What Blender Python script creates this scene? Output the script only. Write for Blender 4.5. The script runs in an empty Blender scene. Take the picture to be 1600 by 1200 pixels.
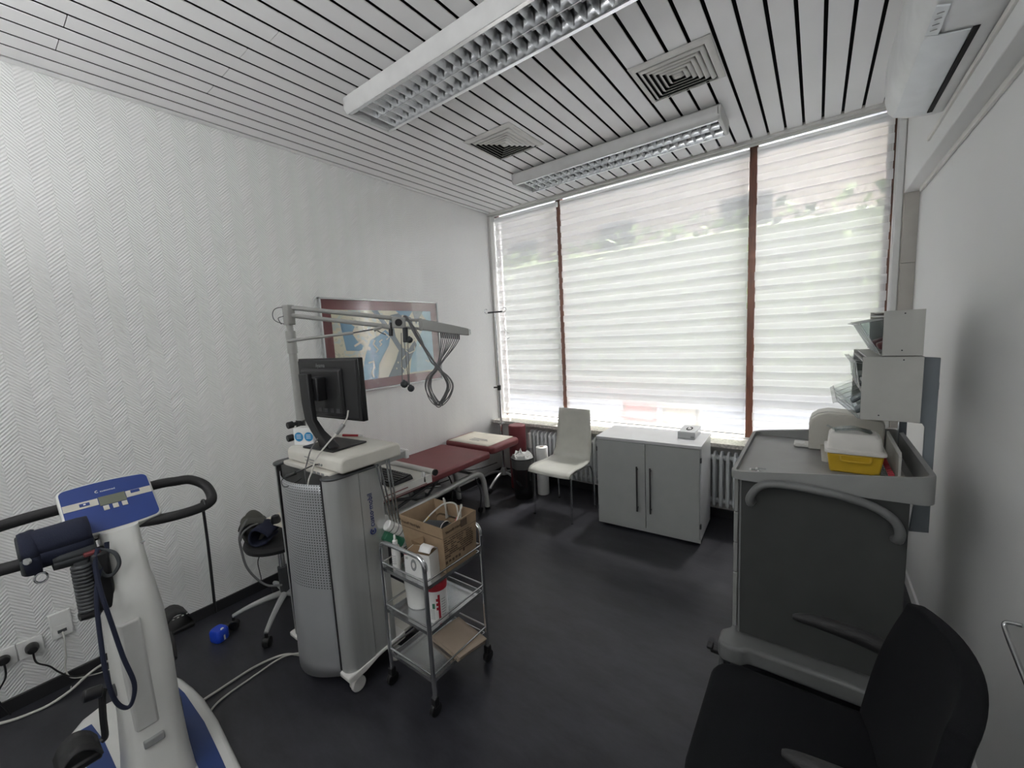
import bpy, bmesh, math, random
from mathutils import Vector, Matrix
random.seed(7)
PI = math.pi
C = bpy.context.scene.collection
S = bpy.context.scene

# ------------------------------------------------------------------ camera
right, up, fwd = ((0.80414,0.59216,-0.05194),(-0.03018,0.12794,0.99132),(-0.59367,0.79560,-0.12075))
cam_data = bpy.data.cameras.new('camera')
cam_data.sensor_width = 36.0
cam_data.lens = 14.3960
cam_data.clip_start = 0.02
cam = bpy.data.objects.new('camera', cam_data)
C.objects.link(cam)
cam.matrix_world = Matrix(((right[0], up[0], -fwd[0], 0.0), (right[1], up[1], -fwd[1], 0.0),
                           (right[2], up[2], -fwd[2], 1.59), (0, 0, 0, 1)))
S.camera = cam

# ------------------------------------------------------------------ sky, sun, exposure
S.view_settings.view_transform = 'Standard'
S.view_settings.look = 'None'
S.view_settings.gamma = 1.0
S.view_settings.use_curve_mapping = False
S.cycles.transparent_max_bounces = 32
S.view_settings.exposure = 0.08
world = bpy.data.worlds.new('sky')
S.world = world
world.use_nodes = True
wn = world.node_tree
wn.nodes.clear()
w_out = wn.nodes.new('ShaderNodeOutputWorld')
w_bg = wn.nodes.new('ShaderNodeBackground')
w_tc = wn.nodes.new('ShaderNodeTexCoord')
w_sep = wn.nodes.new('ShaderNodeSeparateXYZ')
w_ramp = wn.nodes.new('ShaderNodeValToRGB')
wn.links.new(w_tc.outputs['Generated'], w_sep.inputs[0])
wn.links.new(w_sep.outputs['Z'], w_ramp.inputs[0])
w_ramp.color_ramp.elements[0].position = 0.0
w_ramp.color_ramp.elements[0].color = (0.80, 0.87, 0.97, 1)
w_ramp.color_ramp.elements[1].position = 0.7
w_ramp.color_ramp.elements[1].color = (0.52, 0.68, 0.95, 1)
wn.links.new(w_ramp.outputs[0], w_bg.inputs['Color'])
w_bg.inputs['Strength'].default_value = 2.0
wn.links.new(w_bg.outputs[0], w_out.inputs[0])
sun_data = bpy.data.lights.new('sun', 'SUN')
sun_data.energy = 75.0
sun_data.angle = math.radians(5.0)
sun_data.color = (1.0, 0.97, 0.94)
sun = bpy.data.objects.new('sun', sun_data)
C.objects.link(sun)
sun.location = (6, 12, 14)
sun.rotation_euler = Vector((-0.06, -0.50, -0.95)).to_track_quat('-Z', 'Y').to_euler()

# added fill lights without a real source: one outside right, two behind the camera
def area(name, loc, aim, w, h, energy, col=(0.98, 0.99, 1.0)):
    d = bpy.data.lights.new(name, 'AREA'); d.shape = 'RECTANGLE'; d.size = w; d.size_y = h; d.energy = energy; d.color = col
    o = bpy.data.objects.new(name, d); C.objects.link(o); o.location = loc
    o.rotation_euler = Vector(aim).to_track_quat('-Z', 'Y').to_euler()
E_GLOW, E_UP, E_REAR = 30000.0, 46.0, 9.0
area('outside_fill', (8.5, 10.5, 3.2), (-9.8, -7.2, -0.8), 14.0, 7.0, E_GLOW)  # added fill through the blinds, no house front stands there
area('up_fill', (-1.3, -1.0, 2.05), (0.0, 0.15, 1.0), 1.2, 0.5, E_UP)  # added upward fill for ceiling and walls, no lamp is there
area('rear_fill', (-0.9, -1.55, 2.2), (-0.55, 1.0, 0.15), 1.6, 0.9, E_REAR)  # added fill inside the closed back wall, which has no window

# ------------------------------------------------------------------ materials
def base_mat(name):
    m = bpy.data.materials.new(name)
    m.use_nodes = True
    return m, m.node_tree, m.node_tree.nodes['Principled BSDF']

def pm(name, col, rough=0.5, metal=0.0, vary=0.06, scale=9.0, bump=0.0, bscale=120.0, spec=0.5, trans=0.0, coat=0.0, alpha=1.0, stretch=None):
    m, nt, b = base_mat(name)
    tc = nt.nodes.new('ShaderNodeTexCoord')
    src = tc.outputs['Object']
    if stretch:
        mp = nt.nodes.new('ShaderNodeMapping')
        mp.inputs['Scale'].default_value = stretch
        nt.links.new(src, mp.inputs[0]); src = mp.outputs[0]
    no = nt.nodes.new('ShaderNodeTexNoise')
    no.inputs['Scale'].default_value = scale
    no.inputs['Detail'].default_value = 4
    nt.links.new(src, no.inputs['Vector'])
    rp = nt.nodes.new('ShaderNodeValToRGB')
    c = Vector(col)
    rp.color_ramp.elements[0].position = 0.3
    rp.color_ramp.elements[1].position = 0.7
    rp.color_ramp.elements[0].color = (*[max(0, k * (1 - vary)) for k in c], 1)
    rp.color_ramp.elements[1].color = (*[min(1, k * (1 + vary)) for k in c], 1)
    nt.links.new(no.outputs['Fac'], rp.inputs[0])
    nt.links.new(rp.outputs[0], b.inputs['Base Color'])
    b.inputs['Roughness'].default_value = rough
    b.inputs['Metallic'].default_value = metal
    b.inputs['Specular IOR Level'].default_value = spec
    b.inputs['Transmission Weight'].default_value = trans
    b.inputs['Coat Weight'].default_value = coat
    b.inputs['Alpha'].default_value = alpha
    if bump:
        n2 = nt.nodes.new('ShaderNodeTexNoise')
        n2.inputs['Scale'].default_value = bscale
        nt.links.new(src, n2.inputs['Vector'])
        bp = nt.nodes.new('ShaderNodeBump')
        bp.inputs['Strength'].default_value = bump
        bp.inputs['Distance'].default_value = 0.002
        nt.links.new(n2.outputs['Fac'], bp.inputs['Height'])
        nt.links.new(bp.outputs[0], b.inputs['Normal'])
    return m

def math_node(nt, op, a, b=None, c=None):
    n = nt.nodes.new('ShaderNodeMath'); n.operation = op
    for i, v in enumerate((a, b, c)):
        if v is None: continue
        if isinstance(v, (int, float)): n.inputs[i].default_value = v
        else: nt.links.new(v, n.inputs[i])
    return n.outputs[0]

def herringbone_mat():
    m = pm('ribbed_white_wallpaper', (0.80, 0.80, 0.785), 0.62, vary=0.015, scale=2.0)
    nt = m.node_tree; b = nt.nodes['Principled BSDF']
    g = nt.nodes.new('ShaderNodeNewGeometry')
    s = nt.nodes.new('ShaderNodeSeparateXYZ')
    nt.links.new(g.outputs['Position'], s.inputs[0])
    zig = math_node(nt, 'PINGPONG', s.outputs['Y'], 0.062)
    ph = math_node(nt, 'ADD', s.outputs['Z'], zig)
    w = math_node(nt, 'SINE', math_node(nt, 'MULTIPLY', ph, 2 * PI / 0.0165))
    n2 = nt.nodes.new('ShaderNodeTexNoise'); n2.inputs['Scale'].default_value = 60
    nt.links.new(g.outputs['Position'], n2.inputs['Vector'])
    h = math_node(nt, 'ADD', w, math_node(nt, 'MULTIPLY', n2.outputs['Fac'], 1.2))
    bp = nt.nodes.new('ShaderNodeBump'); bp.inputs['Strength'].default_value = 0.55
    bp.inputs['Distance'].default_value = 0.0017
    nt.links.new(h, bp.inputs['Height']); nt.links.new(bp.outputs[0], b.inputs['Normal'])
    return m

def floor_mat():
    m, nt, b = base_mat('dark_linoleum')
    g = nt.nodes.new('ShaderNodeNewGeometry')
    mp = nt.nodes.new('ShaderNodeMapping'); mp.inputs['Scale'].default_value = (1, 2.6, 1); mp.inputs['Rotation'].default_value = (0, 0, 0.4)
    nt.links.new(g.outputs['Position'], mp.inputs[0])
    n = nt.nodes.new('ShaderNodeTexNoise'); n.inputs['Scale'].default_value = 3.2; n.inputs['Detail'].default_value = 9; n.inputs['Roughness'].default_value = 0.7
    nt.links.new(mp.outputs[0], n.inputs['Vector'])
    r = nt.nodes.new('ShaderNodeValToRGB')
    r.color_ramp.elements[0].position = 0.35; r.color_ramp.elements[0].color = (0.021, 0.021, 0.026, 1)
    r.color_ramp.elements[1].position = 0.72; r.color_ramp.elements[1].color = (0.044, 0.045, 0.054, 1)
    nt.links.new(n.outputs['Fac'], r.inputs[0]); nt.links.new(r.outputs[0], b.inputs['Base Color'])
    r2 = nt.nodes.new('ShaderNodeValToRGB')
    r2.color_ramp.elements[0].color = (0.28, 0.28, 0.28, 1); r2.color_ramp.elements[1].color = (0.42, 0.42, 0.42, 1)
    nt.links.new(n.outputs['Fac'], r2.inputs[0]); nt.links.new(r2.outputs[0], b.inputs['Roughness'])
    n3 = nt.nodes.new('ShaderNodeTexNoise'); n3.inputs['Scale'].default_value = 45
    nt.links.new(g.outputs['Position'], n3.inputs['Vector'])
    bp = nt.nodes.new('ShaderNodeBump'); bp.inputs['Strength'].default_value = 0.12; bp.inputs['Distance'].default_value = 0.002
    nt.links.new(n3.outputs['Fac'], bp.inputs['Height']); nt.links.new(bp.outputs[0], b.inputs['Normal'])
    b.inputs['Specular IOR Level'].default_value = 0.45
    return m

def sheer_mat(name, col, clear, trl):
    """fabric that lets light through: woven threads (diffuse + translucent) with open gaps (transparent)"""
    m = bpy.data.materials.new(name); m.use_nodes = True; nt = m.node_tree; nt.nodes.clear()
    out = nt.nodes.new('ShaderNodeOutputMaterial')
    d = nt.nodes.new('ShaderNodeBsdfDiffuse'); t = nt.nodes.new('ShaderNodeBsdfTranslucent'); c = nt.nodes.new('ShaderNodeBsdfTransparent')
    g = nt.nodes.new('ShaderNodeNewGeometry')
    mp = nt.nodes.new('ShaderNodeMapping'); mp.inputs['Scale'].default_value = (1.5, 1, 60)
    n = nt.nodes.new('ShaderNodeTexNoise'); n.inputs['Scale'].default_value = 4.0
    nt.links.new(g.outputs['Position'], mp.inputs[0]); nt.links.new(mp.outputs[0], n.inputs['Vector'])
    r = nt.nodes.new('ShaderNodeValToRGB')
    r.color_ramp.elements[0].color = (*[k * 0.96 for k in col], 1); r.color_ramp.elements[1].color = (*col, 1)
    nt.links.new(n.outputs['Fac'], r.inputs[0])
    nt.links.new(r.outputs[0], d.inputs[0]); nt.links.new(r.outputs[0], t.inputs[0])
    m1 = nt.nodes.new('ShaderNodeMixShader'); m1.inputs[0].default_value = trl
    nt.links.new(d.outputs[0], m1.inputs[1]); nt.links.new(t.outputs[0], m1.inputs[2])
    m2 = nt.nodes.new('ShaderNodeMixShader'); m2.inputs[0].default_value = clear
    nt.links.new(m1.outputs[0], m2.inputs[1]); nt.links.new(c.outputs[0], m2.inputs[2])
    nt.links.new(m2.outputs[0], out.inputs[0])
    return m

def pane_mat(name, tint=(1, 1, 1), gloss=0.06, rough=0.02, k=0.8):
    m = bpy.data.materials.new(name); m.use_nodes = True; nt = m.node_tree; nt.nodes.clear()
    out = nt.nodes.new('ShaderNodeOutputMaterial')
    t = nt.nodes.new('ShaderNodeBsdfTransparent'); t.inputs[0].default_value = (*tint, 1)
    gl = nt.nodes.new('ShaderNodeBsdfGlossy'); gl.inputs['Roughness'].default_value = rough
    lw = nt.nodes.new('ShaderNodeLayerWeight'); lw.inputs[0].default_value = 0.35
    f = math_node(nt, 'MULTIPLY_ADD', lw.outputs['Fresnel'], k, gloss * 0.3)
    mx = nt.nodes.new('ShaderNodeMixShader')
    nt.links.new(f, mx.inputs[0]); nt.links.new(t.outputs[0], mx.inputs[1]); nt.links.new(gl.outputs[0], mx.inputs[2])
    nt.links.new(mx.outputs[0], out.inputs[0])
    return m

def dots_mat():
    """brushed sheet metal with rows of small round holes in its upper part"""
    m = pm('perforated_metal', (0.42, 0.43, 0.44), 0.42, 0.45, vary=0.03)
    nt = m.node_tree; b = nt.nodes['Principled BSDF']
    g = nt.nodes.new('ShaderNodeNewGeometry'); s = nt.nodes.new('ShaderNodeSeparateXYZ')
    nt.links.new(g.outputs['Position'], s.inputs[0])
    fx = math_node(nt, 'SUBTRACT', math_node(nt, 'FRACT', math_node(nt, 'MULTIPLY', s.outputs['X'], 1 / 0.0125)), 0.5)
    fz = math_node(nt, 'SUBTRACT', math_node(nt, 'FRACT', math_node(nt, 'MULTIPLY', s.outputs['Z'], 1 / 0.0125)), 0.5)
    d = math_node(nt, 'ADD', math_node(nt, 'MULTIPLY', fx, fx), math_node(nt, 'MULTIPLY', fz, fz))
    hole = math_node(nt, 'MULTIPLY', math_node(nt, 'LESS_THAN', d, 0.052), math_node(nt, 'GREATER_THAN', s.outputs['Z'], 0.50))
    mx = nt.nodes.new('ShaderNodeMix'); mx.data_type = 'RGBA'
    nt.links.new(hole, mx.inputs[0])
    nt.links.new(b.inputs['Base Color'].links[0].from_socket, mx.inputs[6])
    mx.inputs[7].default_value = (0.015, 0.015, 0.015, 1)
    nt.links.new(mx.outputs[2], b.inputs['Base Color'])
    nt.links.new(math_node(nt, 'MULTIPLY', math_node(nt, 'SUBTRACT', 1.0, hole), 0.45), b.inputs['Metallic'])
    return m

def mesh_bin_mat():
    m = pm('black_wire_mesh', (0.03, 0.03, 0.033), 0.4, 0.3)
    nt = m.node_tree; b = nt.nodes['Principled BSDF']
    g = nt.nodes.new('ShaderNodeTexCoord'); s = nt.nodes.new('ShaderNodeSeparateXYZ')
    nt.links.new(g.outputs['Object'], s.inputs[0])
    ang = math_node(nt, 'ARCTAN2', s.outputs['Y'], s.outputs['X'])
    a = math_node(nt, 'FRACT', math_node(nt, 'MULTIPLY', ang, 24))
    z = math_node(nt, 'FRACT', math_node(nt, 'MULTIPLY', s.outputs['Z'], 160))
    gap = math_node(nt, 'MULTIPLY', math_node(nt, 'GREATER_THAN', a, 0.35), math_node(nt, 'GREATER_THAN', z, 0.35))
    nt.links.new(math_node(nt, 'SUBTRACT', 1.0, math_node(nt, 'MULTIPLY', gap, 0.85)), b.inputs['Alpha'])
    return m

def print_mat():
    """abstract lithograph: cream ground with flat blue, pale blue and grey shapes"""
    m, nt, b = base_mat('abstract_print')
    g = nt.nodes.new('ShaderNodeNewGeometry')
    mp = nt.nodes.new('ShaderNodeMapping'); mp.inputs['Scale'].default_value = (1, 1, 1); mp.inputs['Location'].default_value = (0.3, 0.1, 0.37)
    nt.links.new(g.outputs['Position'], mp.inputs[0])
    n = nt.nodes.new('ShaderNodeTexNoise'); n.inputs['Scale'].default_value = 14.0; n.inputs['Detail'].default_value = 1.0; n.inputs['Distortion'].default_value = 1.2
    nt.links.new(mp.outputs[0], n.inputs['Vector'])
    r = nt.nodes.new('ShaderNodeValToRGB'); r.color_ramp.interpolation = 'CONSTANT'
    e = r.color_ramp.elements
    e[0].position = 0.0; e[0].color = (0.56, 0.56, 0.44, 1)
    e[1].position = 0.38; e[1].color = (0.72, 0.68, 0.52, 1)
    k = e.new(0.60); k.color = (0.60, 0.66, 0.60, 1)
    nt.links.new(n.outputs['Fac'], r.inputs[0]); nt.links.new(r.outputs[0], b.inputs['Base Color'])
    b.inputs['Roughness'].default_value = 0.6
    return m

M_ = {}
M_['wallpaper'] = herringbone_mat()
M_['floor'] = floor_mat()
M_['wall'] = pm('white_wall_paint', (0.74, 0.745, 0.74), 0.7, vary=0.02, scale=1.5, bump=0.25, bscale=260)
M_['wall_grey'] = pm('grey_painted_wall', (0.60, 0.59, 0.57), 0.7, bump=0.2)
M_['slat'] = pm('white_ceiling_slat', (0.80, 0.795, 0.79), 0.34, vary=0.02, scale=3)
M_['black'] = pm('black_void', (0.008, 0.008, 0.009), 0.9)
M_['white_enamel'] = pm('white_enamel', (0.80, 0.80, 0.79), 0.3)
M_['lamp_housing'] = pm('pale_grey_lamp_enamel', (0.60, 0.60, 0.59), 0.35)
M_['white_plastic'] = pm('white_plastic', (0.78, 0.78, 0.76), 0.35)
M_['beige_plastic'] = pm('beige_plastic', (0.62, 0.60, 0.54), 0.42)
M_['ac'] = pm('air_conditioner_white', (0.74, 0.75, 0.75), 0.38)
M_['ac_flap'] = pm('air_conditioner_flap', (0.72, 0.75, 0.76), 0.3)
M_['grey_text'] = pm('grey_print', (0.25, 0.26, 0.26), 0.5)
M_['trim'] = pm('pale_trim', (0.70, 0.69, 0.66), 0.5)
M_['beige_trim'] = pm('beige_grey_panel', (0.50, 0.48, 0.44), 0.55)
M_['baseboard'] = pm('black_skirting', (0.022, 0.022, 0.024), 0.4)
M_['mahogany'] = pm('mahogany_frame', (0.085, 0.032, 0.018), 0.35, vary=0.3, scale=14, stretch=(6, 6, 0.6))
M_['marble'] = pm('speckled_marble_sill', (0.62, 0.59, 0.55), 0.3, vary=0.35, scale=60)
M_['band'] = sheer_mat('opaque_blind_band', (0.90, 0.90, 0.90), 0.21, 0.13)
M_['gauze'] = sheer_mat('sheer_blind_gauze', (0.90, 0.90, 0.90), 0.50, 0.11)
M_['glass'] = pane_mat('window_glass')
M_['clear'] = pane_mat('clear_plastic', (0.86, 0.88, 0.88), 0.12, 0.12, 0.3)
M_['milky'] = pm('milky_clear_plastic', (0.62, 0.64, 0.63), 0.25, alpha=0.55)
M_['picture_glass'] = pane_mat('picture_glass', (1, 1, 1), 0.03, 0.10, 0.35)
M_['chrome'] = pm('chrome', (0.66, 0.67, 0.68), 0.14, 1.0, vary=0.02)
M_['mirror'] = pm('louvre_mirror', (0.78, 0.79, 0.80), 0.22, 1.0, vary=0.03)
M_['tray'] = pm('stainless_tray', (0.55, 0.56, 0.57), 0.22, 0.9)
M_['leg_grey'] = pm('light_grey_tube', (0.60, 0.60, 0.58), 0.38, 0.2)
M_['arm_grey'] = pm('warm_grey_arm_paint', (0.34, 0.34, 0.32), 0.42)
M_['dark_metal'] = pm('dull_steel', (0.10, 0.10, 0.10), 0.4, 0.6)
M_['silver'] = pm('silver_paint', (0.50, 0.51, 0.51), 0.4, 0.4)
M_['alu'] = pm('brushed_aluminium', (0.52, 0.53, 0.52), 0.40, 0.55, vary=0.05, scale=40, stretch=(1, 1, 0.03))
M_['perf'] = dots_mat()
M_['mesh'] = mesh_bin_mat()
M_['darkgrey'] = pm('dark_grey_plastic', (0.055, 0.058, 0.062), 0.45)
M_['blackp'] = pm('black_plastic', (0.012, 0.012, 0.013), 0.42)
M_['blackgloss'] = pm('black_gloss_plastic', (0.008, 0.008, 0.009), 0.22)
M_['rubber'] = pm('black_foam_rubber', (0.016, 0.016, 0.017), 0.62, bump=0.3, bscale=300)
M_['fabric'] = pm('black_office_fabric', (0.006, 0.0065, 0.008), 0.9, bump=0.5, bscale=500, spec=0.2)
M_['grey_lacquer'] = pm('grey_lacquer', (0.47, 0.48, 0.47), 0.42, vary=0.03)
M_['cab_side'] = pm('light_grey_laminate', (0.62, 0.63, 0.64), 0.4, vary=0.03)
M_['door_front'] = pm('grey_laminate_door', (0.42, 0.435, 0.425), 0.42, vary=0.03)
M_['trolley'] = pm('grey_moulded_plastic', (0.27, 0.275, 0.27), 0.42)
M_['trolley_dark'] = pm('graphite_side_panel', (0.060, 0.063, 0.062), 0.45)
M_['trolley_grip'] = pm('mid_grey_plastic', (0.17, 0.175, 0.175), 0.4)
M_['panel'] = pm('grey_white_panel', (0.50, 0.50, 0.47), 0.5)
M_['blue_grey'] = pm('blue_grey_steel', (0.20, 0.225, 0.25), 0.45, 0.2)
M_['cream_seat'] = pm('cream_moulded_seat', (0.66, 0.66, 0.60), 0.35)
M_['maroon'] = pm('maroon_vinyl', (0.19, 0.042, 0.045), 0.42, bump=0.15)
M_['cylred'] = pm('red_vinyl_bolster', (0.19, 0.036, 0.045), 0.45)
M_['paper'] = pm('white_paper', (0.80, 0.80, 0.78), 0.8, bump=0.2)
M_['papercover'] = pm('cream_printed_cover', (0.66, 0.62, 0.53), 0.55)
M_['kraft'] = pm('kraft_cardboard', (0.30, 0.21, 0.13), 0.8, vary=0.08, scale=30)
M_['kraft_in'] = pm('kraft_cardboard_inside', (0.25, 0.17, 0.10), 0.85)
M_['ink'] = pm('dark_brown_print', (0.08, 0.05, 0.03), 0.7)
M_['towel'] = pm('folded_brown_paper', (0.40, 0.32, 0.25), 0.85, bump=0.4, bscale=40)
M_['blue'] = pm('blue_console_print', (0.018, 0.046, 0.21), 0.38)
M_['blue_base'] = pm('dark_blue_stripe', (0.018, 0.045, 0.17), 0.4)
M_['blue_text'] = pm('dark_blue_lettering', (0.012, 0.03, 0.16), 0.5)
M_['cyan'] = pm('light_blue_sticker', (0.03, 0.25, 0.50), 0.5)
M_['bright_blue'] = pm('bright_blue_plastic', (0.012, 0.06, 0.55), 0.35)
M_['bike_white'] = pm('bike_white_shell', (0.66, 0.66, 0.63), 0.38, vary=0.02)
M_['bike_panel'] = pm('bike_grey_inlay', (0.52, 0.52, 0.50), 0.45)
M_['lcd'] = pm('lcd_screen', (0.16, 0.17, 0.13), 0.2)
M_['cream_print'] = pm('cream_label_stripe', (0.55, 0.53, 0.47), 0.5)
M_['navy'] = pm('navy_cuff_fabric', (0.010, 0.014, 0.035), 0.85, bump=0.4, bscale=400)
M_['slate'] = pm('dark_slate_webbing', (0.045, 0.05, 0.055), 0.8)
M_['cuff'] = pm('olive_grey_cuff', (0.075, 0.075, 0.065), 0.85, bump=0.4, bscale=300)
M_['cable_grey'] = pm('grey_cable', (0.14, 0.14, 0.14), 0.5)
M_['cable_white'] = pm('white_cable', (0.55, 0.54, 0.50), 0.5)
M_['red'] = pm('red_plastic', (0.38, 0.015, 0.03), 0.35)
M_['green'] = pm('dark_green_print', (0.03, 0.16, 0.09), 0.5)
M_['yellow'] = pm('yellow_sharps_plastic', (0.62, 0.40, 0.03), 0.35)
M_['lid'] = pm('milky_lid_plastic', (0.72, 0.70, 0.66), 0.35)
M_['mat'] = pm('maroon_passepartout', (0.17, 0.035, 0.040), 0.45)
M_['print'] = print_mat()
M_['p_blue'] = pm('print_blue', (0.19, 0.37, 0.52), 0.6)
M_['p_pale'] = pm('print_pale_blue', (0.33, 0.56, 0.66), 0.6)
M_['p_grey'] = pm('print_grey', (0.17, 0.21, 0.24), 0.6)
M_['p_cream'] = pm('print_cream', (0.75, 0.71, 0.56), 0.6)
M_['radiator'] = pm('radiator_enamel', (0.84, 0.86, 0.88), 0.35)
M_['paving'] = pm('pale_terrace_paving', (0.085, 0.10, 0.135), 0.8, vary=0.1, scale=1.5)
M_['leaf'] = pm('hedge_leaves', (0.20, 0.27, 0.09), 0.7, vary=0.4, scale=3)
M_['facade'] = pm('pink_rendered_facade', (0.62, 0.48, 0.45), 0.8)
M_['roofing'] = pm('red_roof_tiles', (0.30, 0.11, 0.07), 0.8)
M_['garden_red'] = pm('red_garden_plastic', (0.45, 0.05, 0.05), 0.5)
M_['garden_beige'] = pm('beige_garden_plastic', (0.40, 0.34, 0.24), 0.5)

# ------------------------------------------------------------------ mesh helpers
def mworld(o):
    m = Matrix.Translation(o.location) @ o.rotation_euler.to_matrix().to_4x4()
    return mworld(o.parent) @ m if o.parent else m

class MB:
    def __init__(s): s.v = []; s.f = []
    def add(s, vs, fs):
        o = len(s.v); s.v += [tuple(p) for p in vs]; s.f += [tuple(i + o for i in f) for f in fs]; return s
    def box(s, x0, x1, y0, y1, z0, z1):
        vs = [(x, y, z) for z in (z0, z1) for y in (y0, y1) for x in (x0, x1)]
        return s.add(vs, [(0, 2, 3, 1), (4, 5, 7, 6), (0, 1, 5, 4), (2, 6, 7, 3), (0, 4, 6, 2), (1, 3, 7, 5)])
    def hexa(s, bottom, top):
        return s.add(list(bottom) + list(top), [(3, 2, 1, 0), (4, 5, 6, 7), (0, 1, 5, 4), (1, 2, 6, 5), (2, 3, 7, 6), (3, 0, 4, 7)])
    def prism(s, poly, axis, a, b):
        def mk(p, t):
            return {'x': (t, p[0], p[1]), 'y': (p[0], t, p[1]), 'z': (p[0], p[1], t)}[axis]
        n = len(poly)
        vs = [mk(p, a) for p in poly] + [mk(p, b) for p in poly]
        fs = [tuple(range(n))[::-1], tuple(range(n, 2 * n))] + [(i, (i + 1) % n, n + (i + 1) % n, n + i) for i in range(n)]
        return s.add(vs, fs)
    def cyl(s, p0, p1, r0, r1=None, n=16, caps=True):
        r1 = r0 if r1 is None else r1
        p0, p1 = Vector(p0), Vector(p1); d = (p1 - p0).normalized()
        a = d.orthogonal().normalized(); b = d.cross(a)
        vs = []
        for p, r in ((p0, r0), (p1, r1)):
            vs += [p + (a * math.cos(2 * PI * i / n) + b * math.sin(2 * PI * i / n)) * r for i in range(n)]
        fs = [(i, (i + 1) % n, n + (i + 1) % n, n + i) for i in range(n)]
        if caps: fs += [tuple(range(n))[::-1], tuple(range(n, 2 * n))]
        return s.add(vs, fs)
    def lathe(s, prof, c=(0, 0, 0), n=24, sx=1.0, sy=1.0):
        vs = []; m = len(prof)
        for r, z in prof:
            vs += [(c[0] + r * sx * math.cos(2 * PI * i / n), c[1] + r * sy * math.sin(2 * PI * i / n), c[2] + z) for i in range(n)]
        fs = [(j * n + i, j * n + (i + 1) % n, (j + 1) * n + (i + 1) % n, (j + 1) * n + i) for j in range(m - 1) for i in range(n)]
        if prof[0][0] > 1e-6: fs.append(tuple(range(n))[::-1])
        if prof[-1][0] > 1e-6: fs.append(tuple(range((m - 1) * n, m * n)))
        return s.add(vs, fs)
    def tube(s, pts, r, n=8, closed=False, sm=6, rfun=None):
        P = [Vector(p) for p in pts]
        if sm > 1:
            out = []; N = len(P); rng = N if closed else N - 1
            for i in range(rng):
                if closed: a, b, c, d = P[(i - 1) % N], P[i], P[(i + 1) % N], P[(i + 2) % N]
                else: a, b, c, d = P[max(i - 1, 0)], P[i], P[i + 1], P[min(i + 2, N - 1)]
                for k in range(sm):
                    t = k / sm
                    out.append(0.5 * ((2 * b) + (c - a) * t + (2 * a - 5 * b + 4 * c - d) * t * t + (3 * b - a - 3 * c + d) * t ** 3))
            if not closed: out.append(P[-1])
            P = out
        N = len(P); vs = []; nrm = None
        for i in range(N):
            if closed: t = P[(i + 1) % N] - P[(i - 1) % N]
            else: t = P[min(i + 1, N - 1)] - P[max(i - 1, 0)]
            if t.length < 1e-9: t = Vector((0, 0, 1))
            t.normalize()
            if nrm is None: nrm = t.orthogonal().normalized()
            nrm = nrm - t * nrm.dot(t)
            if nrm.length < 1e-6: nrm = t.orthogonal()
            nrm.normalize(); b = t.cross(nrm)
            rr = rfun(i / max(N - 1, 1)) * r if rfun else r
            vs += [P[i] + (nrm * math.cos(2 * PI * k / n) + b * math.sin(2 * PI * k / n)) * rr for k in range(n)]
        R = N if closed else N - 1
        fs = [(i * n + k, i * n + (k + 1) % n, ((i + 1) % N) * n + (k + 1) % n, ((i + 1) % N) * n + k) for i in range(R) for k in range(n)]
        if not closed: fs += [tuple(range(n))[::-1], tuple(range((N - 1) * n, N * n))]
        return s.add(vs, fs)
    def grid(s, fn, nu, nv):
        vs = [fn(i / nu, j / nv) for j in range(nv + 1) for i in range(nu + 1)]
        fs = [(j * (nu + 1) + i, j * (nu + 1) + i + 1, (j + 1) * (nu + 1) + i + 1, (j + 1) * (nu + 1) + i) for j in range(nv) for i in range(nu)]
        return s.add(vs, fs)
    def loft(s, rings):
        n = len(rings[0]); m = len(rings); vs = [p for r in rings for p in r]
        fs = [(j * n + i, j * n + (i + 1) % n, (j + 1) * n + (i + 1) % n, (j + 1) * n + i) for j in range(m - 1) for i in range(n)]
        fs += [tuple(range(n))[::-1], tuple(range((m - 1) * n, m * n))]
        return s.add(vs, fs)
    def build(s, name, mat, parent=None, local=False, bevel=0.0, seg=2, solid=0.0, subsurf=0, sharp=38, xf=None):
        me = bpy.data.meshes.new(name)
        vs = [Vector(p) for p in s.v]
        if xf is not None: vs = [xf @ p for p in vs]
        if parent is not None and not local:
            inv = mworld(parent).inverted(); vs = [inv @ p for p in vs]
        me.from_pydata(vs, [], s.f); me.update()
        bm = bmesh.new(); bm.from_mesh(me); bmesh.ops.recalc_face_normals(bm, faces=bm.faces); bm.to_mesh(me); bm.free()
        for p in me.polygons: p.use_smooth = True
        me.set_sharp_from_angle(angle=math.radians(sharp))
        me.materials.append(M_[mat])
        o = bpy.data.objects.new(name, me); C.objects.link(o); o.parent = parent
        if solid:
            m = o.modifiers.new('solid', 'SOLIDIFY'); m.thickness = solid; m.offset = 0
        if bevel:
            m = o.modifiers.new('bevel', 'BEVEL'); m.width = bevel; m.segments = seg; m.limit_method = 'ANGLE'; m.angle_limit = math.radians(35)
        if subsurf:
            m = o.modifiers.new('subsurf', 'SUBSURF'); m.levels = subsurf; m.render_levels = subsurf
        return o

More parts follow.
